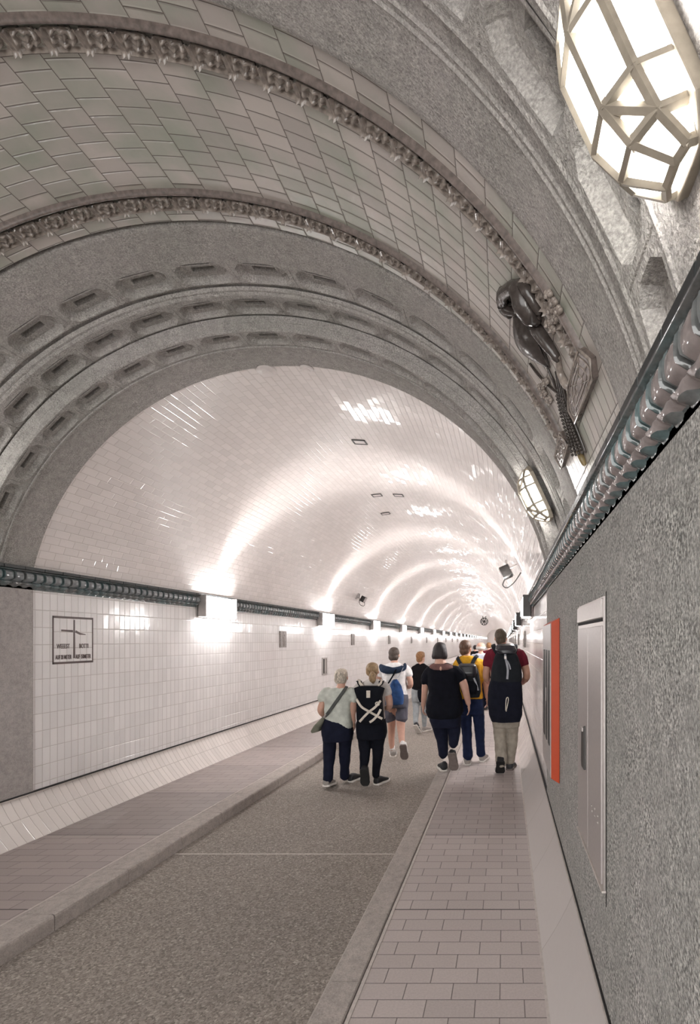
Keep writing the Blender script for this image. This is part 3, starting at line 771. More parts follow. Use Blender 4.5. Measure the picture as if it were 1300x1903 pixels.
mb = MB(); rtube(mb, [(1039, 662, 5), (1044, 690, 7), (1055, 712, 8), (1062, 722, 4)]); mb.build('socket', M['orn'], t, smooth=True)
mb = MB(); rtube(mb, [(985, 675, 2.5), (1005, 700, 3), (1025, 720, 3), (1045, 735, 2.5)]); rtube(mb, [(1018, 683, 2.5), (1028, 705, 3), (1034, 722, 2.5)]); mb.build('cord', M['relief'], t, smooth=True)
for q in range(4):
    mb = MB(); x0, y0, x1, y1 = 1033 + q * 3.2, 690 + q * 3, 1071 + q * 6.0, 846 - q * 2
    rtube(mb, [(x0, y0, 2.2), ((x0 * 2 + x1) / 3 - 3, (y0 * 2 + y1) / 3, 3.0), ((x0 + 2 * x1) / 3 - 2, (y0 + 2 * y1) / 3, 3.2), (x1, y1, 2.5)], 6, 8)
    for k in range(24):
        f = (k + .5) / 24; x = x0 + (x1 - x0) * f - 3 * sin(pi * f); y = y0 + (y1 - y0) * f
        if f > .25: mb.ball(rp(x, y, .022), .0085, .0085, .0085, 8, 6)
    mb.build('beaded_strand', M['relief'], t, smooth=True)
mb = MB(); rtube(mb, [(1078, 838, 6), (1084, 850, 7), (1088, 862, 5)]); mb.build('tip', plain('ochre_glaze', (.20, .15, .07), .3, 0, .2), t, smooth=True)
def panel(pts, name):
    mb = MB(); n = len(pts)
    mb.add([rp(x, y, .022) for x, y in pts] + [rp(x, y, -.01) for x, y in pts], [tuple(range(n))] + [(i, (i + 1) % n, n + (i + 1) % n, n + i) for i in range(n)])
    p = mb.build(name, M['moulding'], t)
    mb = MB(); cx = sum(x for x, _ in pts) / n; cy = sum(y for _, y in pts) / n
    for sc in (.80, .55, .30):
        rtube(mb, [(cx + (x - cx) * sc, cy + (y - cy) * sc, 1.6) for x, y in pts + [pts[0]]], 3, 6, h=.02)
    for x, y in pts: rtube(mb, [(cx + (x - cx) * .2, cy + (y - cy) * .2, 1.5), (cx + (x - cx) * .75, cy + (y - cy) * .75, 1.5)], 2, 6, h=.02)
    mb.build('scrollwork', M['orn'], p, smooth=True, world=True)
    mb = MB(); rtube(mb, [(x, y, 2.8) for x, y in pts + [pts[0]]], 1, 8, h=.018); mb.build('raised_rim', M['orn'], p, smooth=True)
panel([(1083, 645), (1104, 664), (1109, 700), (1075, 782), (1063, 760), (1062, 715)], 'ornate_panel')
panel([(1046, 800), (1062, 822), (1048, 868), (1036, 846)], 'ornate_panel')
for x, y in ((1022, 545), (1031, 560), (1026, 575), (1034, 590), (1022, 600), (1040, 575), (1030, 610), (1012, 730), (1022, 742), (1008, 718), (1016, 708)):
    mb = MB()
    for k in range(5): mb.ball(rp(x + 4 * cos(k * 1.256), y + 4.5 * sin(k * 1.256), .010), .014, .016, .012, 8, 6)
    mb.ball(rp(x, y, .02), .010, .010, .012, 8, 6)
    mb.build('flower', M['orn'], t, smooth=True)

# ---------------------------------------------------------------- people
M['skin'] = plain('skin_light', (.58, .34, .26), .55, 0, .06, 20, .05)
M['skin_tan'] = plain('skin_tan', (.50, .27, .19), .55, 0, .06, 20, .05)
def hairmat(name, c, var=.5):
    b = NB(name); p = b.pos(); x, y, z = b.sep(p)
    n = b.noise(b.comb(b.math('MULTIPLY', x, 130.0), b.math('MULTIPLY', y, 130.0), b.math('MULTIPLY', z, 14.0)), 1.0, 3)
    k = b.maprange(n, .3, .7, 1 - var, 1 + var)
    return b.out(b.vmath('SCALE', c, sc=k), .5, b.bump(n, .6, .01), 0, .4)

class Person:
    def __init__(s, D, ground, label, cat='person', k=1.0):
        s.D, s.g = D, ground; s.s = F_PX / D; s.px = D / F_PX
        s.label = label; s.vox = .0085 * max(1, D / 8)
    def P(s, x, y, dy=0.0): return wp(x, y, s.D + dy)
    def start(s, x, name='person'):
        s.root = thing(name, V((x - VPX) * s.px, s.D, s.g), s.label, 'person')
    def limb(s, mb, pts, n=12, flat=1.0, smooth=3, up=None):
        mb.tube([s.P(x, y, dy) for x, y, dy, r in pts], [r * s.px for *_, r in pts], n, flat, smooth=smooth, up=up)
    def torso(s, mb, rows, pw=2.6, n=28, k=1.0, kd=1.0):   # row = (y, xl, xr, y offset, half depth)
        R = []
        for y, xl, xr, dy, hd in rows:
            c = s.P((xl + xr) / 2, y, dy); R.append((c, V((xr - xl) / 2 * s.px * k, 0, 0), V(0, hd * k * kd, 0)))
        mb.loft(R, n, pw)
    def hand(s, mb, w, d, side, L=.17, curl=.5, pal=None):
        # palm and five fingers; w wrist, d direction along the hand, side = +1 right, -1 left; palm faces the body
        d = Vector(d).normalized(); pn = Vector(pal) if pal else V(-side, 0, 0)
        pn = (pn - d * pn.dot(d)).normalized(); f = pn.cross(d) * 1.0
        if f.y < 0: f = -f                      # thumb side looks forward
        w = Vector(w); k = L / .17
        mb.loft([(w - d * .01, f * .024 * k, pn * .018 * k), (w + d * .03 * k, f * .034 * k, pn * .015 * k), (w + d * .075 * k, f * .041 * k, pn * .013 * k), (w + d * .088 * k, f * .036 * k, pn * .010 * k)], 14, 2.6)
        for i, (o, ln) in enumerate(((.030, .070), (.011, .080), (-.009, .074), (-.028, .056))):
            a = w + d * .080 * k + f * o * k
            d1 = (d + pn * curl * .6).normalized(); d2 = (d + pn * curl * 1.5).normalized(); d3 = (d + pn * curl * 2.6).normalized()
            b_ = a + d1 * ln * .42 * k; c = b_ + d2 * ln * .33 * k; e = c + d3 * ln * .25 * k
            mb.tube([a - d * .015 * k, a, b_, c, e], [.009 * k, .0095 * k, .009 * k, .0085 * k, .007 * k], 8)
        a = w + d * .025 * k + f * .030 * k; dt = (d * .7 + f * .75 + pn * .35).normalized()
        b_ = a + dt * .035 * k; c = b_ + (d * .9 + f * .3 + pn * .5).normalized() * .028 * k
        mb.tube([w + d * .01 * k + f * .015 * k, a, b_, c], [.013 * k, .012 * k, .010 * k, .008 * k], 8)
    def head(s, mb, cx, ytop, ychin, hw, dy=.03, yaw=0.0):
        r = hw * s.px; hz = (ychin - ytop) * s.px / 2; c = s.P(cx, (ytop + ychin) / 2, dy)
        Ry = Matrix.Rotation(yaw, 3, 'Z'); s.hc, s.hr, s.hh, s.Ry = c, r, hz, Ry
        def q(x, y, z): return c + Ry @ V(x * r, y * r, z * hz)
        s.q = q
        mb.ball(q(0, -.12, .18), r * 1.0, r * 1.16, hz * .82, 20, 14, Ry)
        mb.ball(q(0, .32, -.28), r * .78, r * .86, hz * .70, 18, 12, Ry)
        mb.ball(q(0, .62, -.72), r * .34, r * .36, hz * .22, 12, 8, Ry)          # chin
        mb.tube([q(0, 1.06, .14), q(0, 1.30, -.16), q(0, 1.34, -.22)], [r * .10, r * .15, r * .16], 8)   # nose
        mb.ball(q(0, 1.06, -.47), r * .28, r * .10, hz * .055, 10, 6, Ry); mb.ball(q(0, 1.05, -.55), r * .24, r * .10, hz * .055, 10, 6, Ry)
        mb.tube([q(-.55, .92, .20), q(-.2, 1.08, .20), q(.2, 1.08, .20), q(.55, .92, .20)], r * .10, 8)   # brow
        for e in (-1, 1):
            mb.ball(q(e * .36, .92, .06), r * .17, r * .14, hz * .09, 10, 8, Ry)
            mb.ball(q(e * 1.0, .0, -.06), r * .14, r * .30, hz * .25, 10, 8, Ry)  # ear
    def neck(s, mb, x0, y0, x1, y1, r, dy0=.02, dy1=-.01):
        s.limb(mb, [(x0, y0, dy0, r), ((x0 + x1) / 2, (y0 + y1) / 2, (dy0 + dy1) / 2, r), (x1, y1, dy1, r * 1.25)])
    def foot(s, mb, heel, fwd, up, L=.26, w=.043, h=.075, k=1.0):
        heel = Vector(heel); f = Vector(fwd).normalized(); u = Vector(up); u = (u - f * u.dot(f)).normalized(); r = f.cross(u)
        rows = ((-.02, .7, .65), (.02, .86, .95), (.10, .92, 1.0), (.28, .90, 1.12), (.45, .95, .92), (.62, 1.1, .68), (.80, 1.1, .52), (.93, .85, .42), (1.0, .45, .30))
        mb.loft([(heel + f * L * a + u * h * hh * .5, r * w * ww * k, u * h * hh * .5 * k) for a, ww, hh in rows], 18, 2.7)
    def shoe(s, heel, fwd, up, mat, solemat, L=.27, w=.048, h=.085, stripe=None, name='shoe'):
        heel = Vector(heel); f = Vector(fwd).normalized(); u = Vector(up); u = (u - f * u.dot(f)).normalized(); r = f.cross(u)
        mb = MB(); s.foot(mb, heel - f * .012 + u * .016, f, u, L, w, h)
        sh = mb.build(name, mat, s.root, smooth=True, sub=1)
        rows = ((-.05, .62), (0, .95), (.12, 1.08), (.30, 1.0), (.45, 1.02), (.62, 1.2), (.80, 1.22), (.93, .98), (1.01, .55))
        mb = MB(); vs = []
        lo = [heel + f * L * a + r * w * ww for a, ww in rows] + [heel + f * L * a - r * w * ww for a, ww in rows[::-1]]
        mb.poly(lo, u * .026); mb.build('sole', solemat, sh, bevel=.005)
        if stripe:
            mb = MB()
            for e in (-1, 1): mb.tube([heel + f * L * .25 + r * e * w * 1.02 + u * .03, heel + f * L * .42 + r * e * w * .98 + u * .06, heel + f * L * .60 + r * e * w * 1.0 + u * .035], .007, 6)
            mb.tube([heel + f * L * .45 + r * .03 + u * .09, heel + f * L * .45 - r * .03 + u * .09], .006, 6); mb.tube([heel + f * L * .55 + r * .03 + u * .075, heel + f * L * .55 - r * .03 + u * .075], .006, 6)
            mb.build('laces_and_stripes', stripe, sh)
        # ankle collar
        return sh
    def cloth(s, name, mb, mat, parent=None, it=5, vox=None, disp=0.0):
        o = mb.build(name, mat, parent or s.root, remesh=vox or s.vox, sm_it=it)
        if disp:
            tx = bpy.data.textures.get('folds') or bpy.data.textures.new('folds', 'CLOUDS'); tx.noise_scale = .13
            m = o.modifiers.new('folds', 'DISPLACE'); m.texture = tx; m.texture_coords = 'LOCAL'; m.strength = disp; m.mid_level = .5
        return o
    def hair(s, mat, kind='short', name='hair'):
        mb = MB(); q, r, h, R = s.q, s.hr, s.hh, s.Ry
        mb.ball(q(0, -.16, .30), r * 1.09, r * 1.20, h * .78, 22, 14, R)
        if kind in ('short', 'full'):
            mb.ball(q(0, -.55, -.18), r * .92, r * .66, h * .62, 18, 12, R)
            if kind == 'full': mb.ball(q(0, -.45, -.2), r * 1.04, r * .78, h * .62, 18, 12, R)
            mb.ball(q(0, .35, .62), r * .86, r * .72, h * .42, 16, 10, R)
        if kind == 'bob':
            mb.loft([(q(0, -.1, .5), R @ V(r * 1.12, 0, 0), R @ V(0, r * 1.2, 0)), (q(0, -.25, .0), R @ V(r * 1.26, 0, 0), R @ V(0, r * 1.15, 0)), (q(0, -.3, -.5), R @ V(r * 1.38, 0, 0), R @ V(0, r * 1.05, 0)), (q(0, -.3, -.80), R @ V(r * 1.25, 0, 0), R @ V(0, r * .9, 0))], 20)
            mb.ball(q(0, .2, .62), r * 1.0, r * .85, h * .45, 16, 10, R)
        if kind == 'bun':
            mb.ball(q(0, -.5, .0), r * 1.0, r * .75, h * .62, 18, 12, R)
            mb.ball(q(0, .35, .62), r * .86, r * .72, h * .42, 16, 10, R)
        if kind == 'bald':
            mb = MB(); mb.loft([(q(0, -.28, .10), R @ V(r * 1.07, 0, 0), R @ V(0, r * 1.05, 0)), (q(0, -.34, -.2), R @ V(r * 1.08, 0, 0), R @ V(0, r * 1.02, 0)), (q(0, -.40, -.55), R @ V(r * .92, 0, 0), R @ V(0, r * .85, 0))], 20)
        return s.cloth(name, mb, mat, vox=s.vox * .8, it=3, disp=.010)
    def ribbon(s, mb, pts, w, th=.006, smooth=4, back=True):
        # flat strap following points (x, y, dy), width w metres, lying in the picture-parallel plane
        P = [s.P(x, y, dy) for x, y, dy in pts]
        mb.tube(P, w / 2, 8, th / (w / 2), up=V(0, 1, 0), smooth=smooth, pw=5, ends=False)
FWD, UP = V(0, 1, 0), V(0, 0, 1)
Mh = {'greyblond': hairmat('grey_blond_hair', (.50, .44, .37), .7), 'blond': hairmat('dark_blond_hair', (.30, .20, .11), .5), 'brown': hairmat('dark_brown_hair', (.075, .055, .045), .6),
      'ginger': hairmat('reddish_brown_hair', (.28, .14, .06), .5), 'black': hairmat('black_hair', (.022, .016, .018), .4), 'brown2': hairmat('brown_hair', (.11, .055, .032), .5), 'crop': hairmat('cropped_brown_hair', (.085, .06, .04), .4), 'white': hairmat('white_hair', (.62, .58, .54), .3)}
Mc = {k: cloth(k, c) for k, c in {'pale_grey_shirt': (.55, .57, .52), 'navy_jeans': (.009, .011, .026), 'black_jeans': (.006, .007, .013), 'olive_canvas': (.17, .17, .135), 'strap_olive': (.085, .088, .085), 'white_shirt': (.80, .78, .78), 'striped_shirt': (.60, .57, .55),
      'black_nylon': (.005, .006, .010), 'off_white_webbing': (.66, .60, .53), 'navy_knit': (.022, .035, .065), 'grey_shorts': (.115, .115, .145), 'blue_nylon': (.035, .085, .23), 'black_cotton': (.006, .0055, .007), 'black_top': (.004, .0045, .009), 'pale_jeans': (.36, .39, .41),
      'sheer_mesh': (.16, .085, .08), 'mustard_shirt': (.68, .36, .03), 'blue_jeans': (.012, .019, .055), 'maroon_shirt': (.15, .016, .030), 'charcoal_nylon': (.013, .015, .019), 'navy_nylon': (.007, .008, .016), 'beige_trousers': (.36, .32, .27), 'light_blue_shirt': (.50, .52, .60), 'grey_strap': (.35, .36, .40)}.items()}
Mc['sole_white'] = plain('white_rubber', (.72, .68, .64), .6); Mc['sole_grey'] = plain('grey_rubber', (.16, .13, .12), .8); Mc['sole_black'] = plain('black_rubber', (.015, .015, .016), .7)
Mc['shoe_black'] = plain('black_shoe', (.013, .013, .016), .55); Mc['shoe_grey'] = plain('grey_shoe', (.33, .30, .28), .8); Mc['glossy_flap'] = plain('coated_nylon', (.02, .02, .026), .28); Mc['shoe_white'] = plain('white_shoe', (.7, .68, .66), .6); Mc['sock'] = cloth('grey_sock', (.25, .22, .22))

# --- 1: woman in pale grey T-shirt
p = Person(6.02, 0, 'grey-blond person in loose pale grey T-shirt and dark jeans with an olive shoulder bag'); p.start(630)
tor = [(1277, 624, 643, 0, .06), (1282, 610, 652, 0, .09), (1292, 603, 657, 0, .115), (1310, 604, 654, 0, .125), (1330, 605, 654, 0, .13), (1345, 608, 655, 0, .135), (1354, 613, 654, 0, .135)]
mb = MB(); p.head(mb, 634, 1243, 1275, 11.2); p.neck(mb, 634, 1265, 633, 1281, 7.5); p.torso(mb, tor, k=.86)
p.limb(mb, [(607, 1284, 0, 5), (597, 1312, -.02, 6.3), (596, 1322, 0, 5.8), (603, 1332, .13, 4.2)]); p.hand(mb, p.P(604, 1333, .15), (.3, .9, .1), -1, .16)
p.limb(mb, [(655, 1284, 0, 5), (656, 1310, -.02, 6.5), (655, 1326, .0, 5.4), (657, 1341, .05, 4.0)]); p.hand(mb, p.P(657, 1341, .05), (.05, .25, -1), 1, .16)
p.limb(mb, [(613, 1365, 0, 10.08), (612, 1385, 0.02, 9.0), (612, 1408, 0.03, 7.56), (610, 1430, -0.02, 6.48), (609, 1449, -0.06, 6)]); p.limb(mb, [(641, 1365, 0.02, 10.08), (641, 1385, 0.06, 8.64), (640, 1405, 0.1, 7.56), (640, 1428, 0.17, 6.48), (641, 1444, 0.21, 6)])
p.cloth('body', mb, M['skin'])
mb = MB(); p.torso(mb, tor); p.limb(mb, [(609, 1284, 0, 9), (603, 1290, -.01, 9.5), (598, 1300, -.02, 9)]); p.limb(mb, [(651, 1284, 0, 9), (656, 1291, -.01, 9), (657, 1301, -.02, 8.5)]); p.cloth('t_shirt', mb, Mc['pale_grey_shirt'], disp=.02)
mb = MB(); p.torso(mb, [(1334, 605, 652, 0, .125), (1350, 599, 654, 0, .15), (1364, 599, 655, 0, .155), (1376, 601, 654, 0, .14)])
p.limb(mb, [(613, 1365, 0, 14), (612, 1385, .02, 12.5), (612, 1408, .03, 10.5), (610, 1430, -.02, 9), (609, 1449, -.06, 8.5)]); p.limb(mb, [(641, 1365, .02, 14), (641, 1385, .06, 12), (640, 1405, .10, 10.5), (640, 1428, .17, 9), (640, 1444, .21, 9)]); p.cloth('jeans', mb, Mc['navy_jeans'], disp=.02)
p.shoe(V((610 - VPX) * p.px, p.D - .09, .035), (.05, 1, -.12), UP, Mc['shoe_grey'], Mc['sole_white'], .24, .045)
p.shoe(V((640 - VPX) * p.px, p.D + .22, .0), (.38, 1, .02), UP, Mc['shoe_black'], Mc['sole_white'], .24, .045)
p.hair(Mh['greyblond'], 'full')
bag = thing('shoulder_bag', p.P(594, 1345, .0), 'olive canvas shoulder bag hanging at the hip of the leftmost walker', 'bag')
mb = MB(); mb.loft([(p.P(605, 1328, -.02), V(.02, 0, .01), V(0, .05, 0)), (p.P(602, 1333, -.02), V(.045, 0, .03), V(0, .065, 0)), (p.P(595, 1344, -.02), V(.072, 0, .035), V(0, .08, 0)), (p.P(589, 1354, -.02), V(.068, 0, .025), V(0, .08, 0)), (p.P(588, 1360, -.02), V(.05, 0, .012), V(0, .065, 0))], 22, 3.2); p.cloth('pouch', mb, Mc['olive_canvas'], bag, disp=.01)
mb = MB(); p.ribbon(mb, [(644, 1276, -.06), (637, 1286, -.125), (622, 1307, -.145), (610, 1324, -.15), (604, 1331, -.10)], .038, .008); mb.build('strap', Mc['strap_olive'], bag, smooth=40)
mb = MB(); mb.tube([p.P(606, 1327, -.13), p.P(602, 1333, -.10)], .012, 8); mb.build('buckle', M['steel'], bag)

# --- 2: woman with ponytail and black roll-top backpack
p = Person(6.10, 0, 'person with low dark blond ponytail, light T-shirt and black jeans under a black backpack'); p.start(690)
tor = [(1262, 684, 702, 0, .06), (1268, 672, 711, 0, .09), (1278, 663, 717, 0, .11), (1300, 665, 715, 0, .115), (1325, 666, 714, 0, .12), (1345, 664, 715, 0, .125)]
mb = MB(); p.head(mb, 692, 1232, 1264, 10.8); p.neck(mb, 692, 1254, 692, 1268, 7); p.torso(mb, tor, k=.86)
p.limb(mb, [(668, 1272, 0, 5), (664, 1300, .0, 6), (665, 1318, .03, 5.2), (667, 1330, .12, 4)]); p.hand(mb, p.P(667, 1331, .13), (.1, .7, -.4), -1, .16)
p.limb(mb, [(714, 1272, 0, 5), (722, 1296, -.01, 6.6), (723, 1313, .0, 6), (714, 1316, .20, 4.4)]); p.hand(mb, p.P(712, 1316, .22), (-.4, .9, .1), 1, .16)
p.limb(mb, [(676, 1362, 0, 9.36), (677, 1385, -0.01, 8.28), (678, 1405, -0.06, 6.84), (676, 1422, -0.14, 5.4), (675, 1434, -0.2, 6)]); p.limb(mb, [(704, 1362, 0, 9.36), (702, 1385, 0.04, 8.28), (701, 1405, 0.06, 6.84), (699, 1428, 0.06, 5.4), (698, 1442, 0.05, 6)])
p.cloth('body', mb, M['skin'])
mb = MB(); p.torso(mb, tor); p.limb(mb, [(669, 1273, 0, 8.5), (664, 1281, 0, 8.5), (662, 1290, -.01, 8)]); p.limb(mb, [(712, 1273, 0, 8.5), (718, 1281, 0, 8.5), (720, 1290, -.01, 8.5)]); p.cloth('t_shirt', mb, Mc['striped_shirt'], disp=.015)
mb = MB(); p.torso(mb, [(1330, 666, 713, 0, .12), (1345, 662, 717, 0, .14), (1360, 663, 718, 0, .15), (1372, 664, 716, 0, .14)])
p.limb(mb, [(676, 1362, 0, 13), (677, 1385, -.01, 11.5), (678, 1405, -.06, 9.5), (676, 1422, -.14, 7.5), (675, 1434, -.20, 6.6)]); p.limb(mb, [(704, 1362, 0, 13), (702, 1385, .04, 11.5), (701, 1405, .06, 9.5), (699, 1428, .06, 7.5), (698, 1442, .05, 7)]); p.cloth('jeans', mb, Mc['black_jeans'], disp=.015)
p.shoe(p.P(675, 1432, -.27), (-.03, .42, -.92), (0, .92, .42), Mc['shoe_black'], Mc['sole_black'], .235, .046)
p.shoe(V((698 - VPX) * p.px, p.D + .02, .0), (.42, 1, .0), UP, Mc['shoe_black'], Mc['sole_white'], .24, .046)
hr = p.hair(Mh['blond'], 'bun')
mb = MB(); mb.tube([p.P(692, 1250, -.10), p.P(692, 1256, -.15), p.P(692, 1263, -.155), p.P(693, 1269, -.13)], [.02, .042, .04, .015], 12, smooth=4); mb.build('ponytail', Mh['blond'], hr, smooth=True)
bp = thing('backpack', p.P(687, 1344, -.2), 'black roll-top backpack with crossed off-white webbing straps', 'backpack')
yb = -.215
mb = MB(); mb.loft([(p.P(686, 1279, yb), V(.178, 0, 0), V(0, .045, 0)), (p.P(686, 1284, yb), V(.172, 0, 0), V(0, .06, 0)), (p.P(686.5, 1296, yb), V(.145, 0, 0), V(0, .08, 0)), (p.P(687, 1318, yb), V(.150, 0, 0), V(0, .09, 0)), (p.P(688, 1336, yb), V(.155, 0, 0), V(0, .09, 0)), (p.P(688, 1344, yb), V(.14, 0, 0), V(0, .07, 0))], 28, 4.5); p.cloth('pack_body', mb, Mc['black_nylon'], bp, it=3)
mb = MB(); mb.tube([p.P(659, 1280, yb), p.P(672, 1279, yb), p.P(700, 1279, yb), p.P(713, 1280, yb)], [.012, .03, .03, .012], 10, smooth=3); mb.build('rolled_top', Mc['black_nylon'], bp, smooth=True)
yf = yb - .098
for pts in ([(662, 1299, yf + .02), (671, 1313, yf - .002), (685, 1322, yf - .004), (710, 1336, yf + .015)], [(707, 1302, yf + .015), (697, 1314, yf - .008), (683, 1325, yf - .008), (668, 1341, yf + .012)], [(707, 1318, yf + .01), (702, 1328, yf - .006), (693, 1338, yf - .002), (687, 1342, yf + .01)]):
    mb = MB(); p.ribbon(mb, pts, .028, .008); mb.build('webbing_strap', Mc['off_white_webbing'], bp, smooth=40)
mb = MB(); mb.box(p.P(684, 1290, yf + .005), (.045, .014, .085)); mb.build('closure_tab', Mc['off_white_webbing'], bp, bevel=.004)
mb = MB(); mb.tube([p.P(701 + 3.6 * cos(a * .7), 1308 + 3.2 * sin(a * .7), yf - .004) for a in range(10)], .008, 8); mb.build('ring', Mc['off_white_webbing'], bp, smooth=True)
for x0, x1, e in ((669, 676, -1), (706, 695, 1)):
    mb = MB(); p.ribbon(mb, [(x0 + e * 3, 1266, .03), (x0 + e * 2, 1267, -.08), (x0, 1272, -.125), (x1, 1281, yb + .03)], .052, .012); st = mb.build('shoulder_strap', Mc['off_white_webbing'], bp, smooth=40)
    for q in (-1, 1):
        mb = MB(); p.ribbon(mb, [(x0 + e * 3 + q * 3.2, 1266, .03), (x0 + e * 2 + q * 3.2, 1266.5, -.088), (x0 + q * 3.2, 1272, -.134), (x1 + q * 3, 1281, yb + .02)], .011, .012); mb.build('strap_edge', Mc['black_nylon'], st, smooth=40)

# --- 3: person with white T-shirt, navy jumper over the shoulders and blue drawstring bag
p = Person(7.55, 0, 'person in white T-shirt and grey shorts with a navy jumper over the shoulders'); p.start(735)
tor = [(1231, 725, 741, 0, .06), (1236, 712, 750, 0, .09), (1245, 708, 757, 0, .12), (1262, 711, 755, 0, .125), (1280, 713, 756, 0, .125), (1294, 715, 757, 0, .125)]
mb = MB(); p.head(mb, 732, 1203, 1232, 9.2); p.neck(mb, 732, 1222, 732, 1237, 6.5); p.torso(mb, tor, k=.86)
p.limb(mb, [(713, 1241, 0, 4.5), (704, 1258, -.01, 5.4), (703, 1273, .03, 4.6), (710, 1284, .18, 3.6)]); p.hand(mb, p.P(711, 1285, .2), (.3, .8, -.3), -1, .17)
p.limb(mb, [(753, 1242, 0, 4.5), (761, 1262, -.02, 5.6), (762, 1274, 0, 5), (756, 1277, .20, 3.8)]); p.hand(mb, p.P(755, 1277, .22), (-.3, .9, .0), 1, .17)
p.limb(mb, [(725, 1315, 0, 10.5), (727, 1340, .05, 8.0), (727, 1360, .07, 6.6), (727, 1378, .07, 5.6), (729, 1394, .07, 4.0)]); p.limb(mb, [(744, 1315, 0, 10.5), (744, 1340, -.03, 8.4), (745, 1356, -.08, 7.2), (746, 1372, -.16, 5.8), (748, 1388, -.24, 4.0)])
p.cloth('body', mb, M['skin'])
mb = MB(); p.torso(mb, tor); p.limb(mb, [(713, 1241, 0, 7.5), (708, 1247, 0, 7.8), (705, 1256, 0, 7.5)]); p.limb(mb, [(752, 1241, 0, 7.5), (757, 1247, 0, 7.8), (760, 1256, -.01, 7.5)]); p.cloth('t_shirt', mb, Mc['white_shirt'], disp=.02)
mb = MB(); p.limb(mb, [(707, 1240, .05, 6), (708, 1241, -.06, 7), (717, 1245, -.13, 7.5), (732, 1246, -.14, 6.5), (745, 1243, -.13, 6), (752, 1239, -.06, 6.5), (751, 1238, .05, 6)], flat=.5, smooth=4); p.cloth('jumper', mb, Mc['navy_knit'], disp=.02)
mb = MB(); p.torso(mb, [(1284, 715, 755, 0, .12), (1296, 714, 758, 0, .135), (1308, 713, 758, 0, .14), (1314, 714, 758, 0, .13)]); p.limb(mb, [(724, 1308, 0, 11.5), (724, 1322, .02, 11), (725, 1337, .05, 10.6)]); p.limb(mb, [(746, 1308, 0, 12), (746, 1322, -.01, 11.4), (746, 1337, -.03, 11)]); p.cloth('shorts', mb, Mc['grey_shorts'], disp=.012)
p.shoe(V((729 - VPX) * p.px, p.D + .04, .0), (-.22, 1, 0), UP, Mc['shoe_grey'], Mc['sole_white'], .27, .05, stripe=Mc['shoe_white'])
p.shoe(p.P(748, 1386, -.30), (.02, .42, -.9), (0, .9, .42), Mc['shoe_white'], Mc['sole_grey'], .255, .05)
for x, y, dy in ((729, 1390, .07), (748, 1384, -.24)):
    mb = MB(); p.limb(mb, [(x - .5, y - 4, dy + .01, 4.8), (x, y + 3, dy, 4.6)]); mb.build('sock', Mc['white_shirt'], p.root, smooth=True)
p.hair(Mh['brown'], 'full')
bg = thing('drawstring_bag', p.P(736, 1310, -.2), 'blue drawstring gym bag on the back of the person in white', 'bag')
yb = -.20
mb = MB(); mb.loft([(p.P(734, 1262, yb + .03), V(.022, 0, 0), V(0, .02, 0)), (p.P(734, 1266, yb + .02), V(.05, 0, 0), V(0, .03, 0)), (p.P(735, 1275, yb), V(.085, 0, 0), V(0, .055, 0)), (p.P(736, 1288, yb), V(.105, 0, 0), V(0, .075, 0)), (p.P(736.5, 1301, yb), V(.108, 0, 0), V(0, .08, 0)), (p.P(738, 1309, yb), V(.085, 0, 0), V(0, .06, 0))], 26, 2.8); p.cloth('sack', mb, Mc['blue_nylon'], bg, it=3, disp=.015)
mb = MB()
for k in range(7):
    x = 727 + k * 2.6; mb.tube([p.P(733 + (k - 3) * .7, 1264, yb - .005), p.P(x + .5, 1272, yb - .055 + abs(k - 3) * .008), p.P(x - 2 + k * .8, 1280, yb - .066 + abs(k - 3) * .008)], [.004, .007, .002], 6)
mb.build('gathers', Mc['blue_nylon'], bg, smooth=True)
mb = MB(); mb.tube([p.P(728 + k * 1.6, 1262.5 - 1.6 * (k % 2), yb - .012) for k in range(8)], .007, 6); mb.build('gathered_mouth', Mc['white_shirt'], bg, smooth=True)
mb = MB(); p.ribbon(mb, [(736, 1244, -.16), (729, 1257, -.165), (721, 1270, -.15)], .022, .008); mb.build('strap', Mc['black_nylon'], bg, smooth=40)
mb = MB(); mb.tube([p.P(749, 1241, -.14), p.P(744, 1251, -.16), p.P(738, 1261, yb)], .005, 6); mb.tube([p.P(733, 1262, yb), p.P(726, 1270, -.17), p.P(716, 1282, -.12)], .006, 6); mb.build('cord', Mc['grey_strap'], bg)

# --- 4: youth in black T-shirt
p = Person(9.65, 0, 'young person with reddish hair, black T-shirt and pale jeans, farther along the road'); p.start(780)
tor = [(1233, 775, 788, 0, .05), (1237, 768, 793, 0, .08), (1246, 766, 795, 0, .105), (1262, 767, 795, 0, .11), (1281, 765, 794, 0, .115)]
mb = MB(); p.head(mb, 781.5, 1211, 1234, 7.4, yaw=-.5); p.neck(mb, 782, 1226, 781, 1238, 5); p.torso(mb, tor, k=.86)
p.limb(mb, [(769, 1241, 0, 4.5), (764, 1256, .0, 4.0), (764, 1266, .03, 3.6), (766, 1275, .15, 2.8)]); p.hand(mb, p.P(766, 1276, .16), (.1, .8, -.5), -1, .16)
p.limb(mb, [(793, 1241, 0, 4.5), (797, 1256, .0, 4.0), (797, 1266, .03, 3.6), (793, 1273, .17, 2.8)]); p.hand(mb, p.P(793, 1274, .18), (-.1, .8, -.4), 1, .16)
p.limb(mb, [(772, 1296, 0, 5.62), (773, 1318, -0.04, 4.54), (772, 1334, -0.11, 3.6), (772, 1345, -0.18, 3.4)]); p.limb(mb, [(786, 1296, 0, 5.62), (788, 1318, 0.06, 4.61), (788, 1336, 0.09, 3.6), (788, 1350, 0.1, 3.4)])
p.cloth('body', mb, M['skin'])
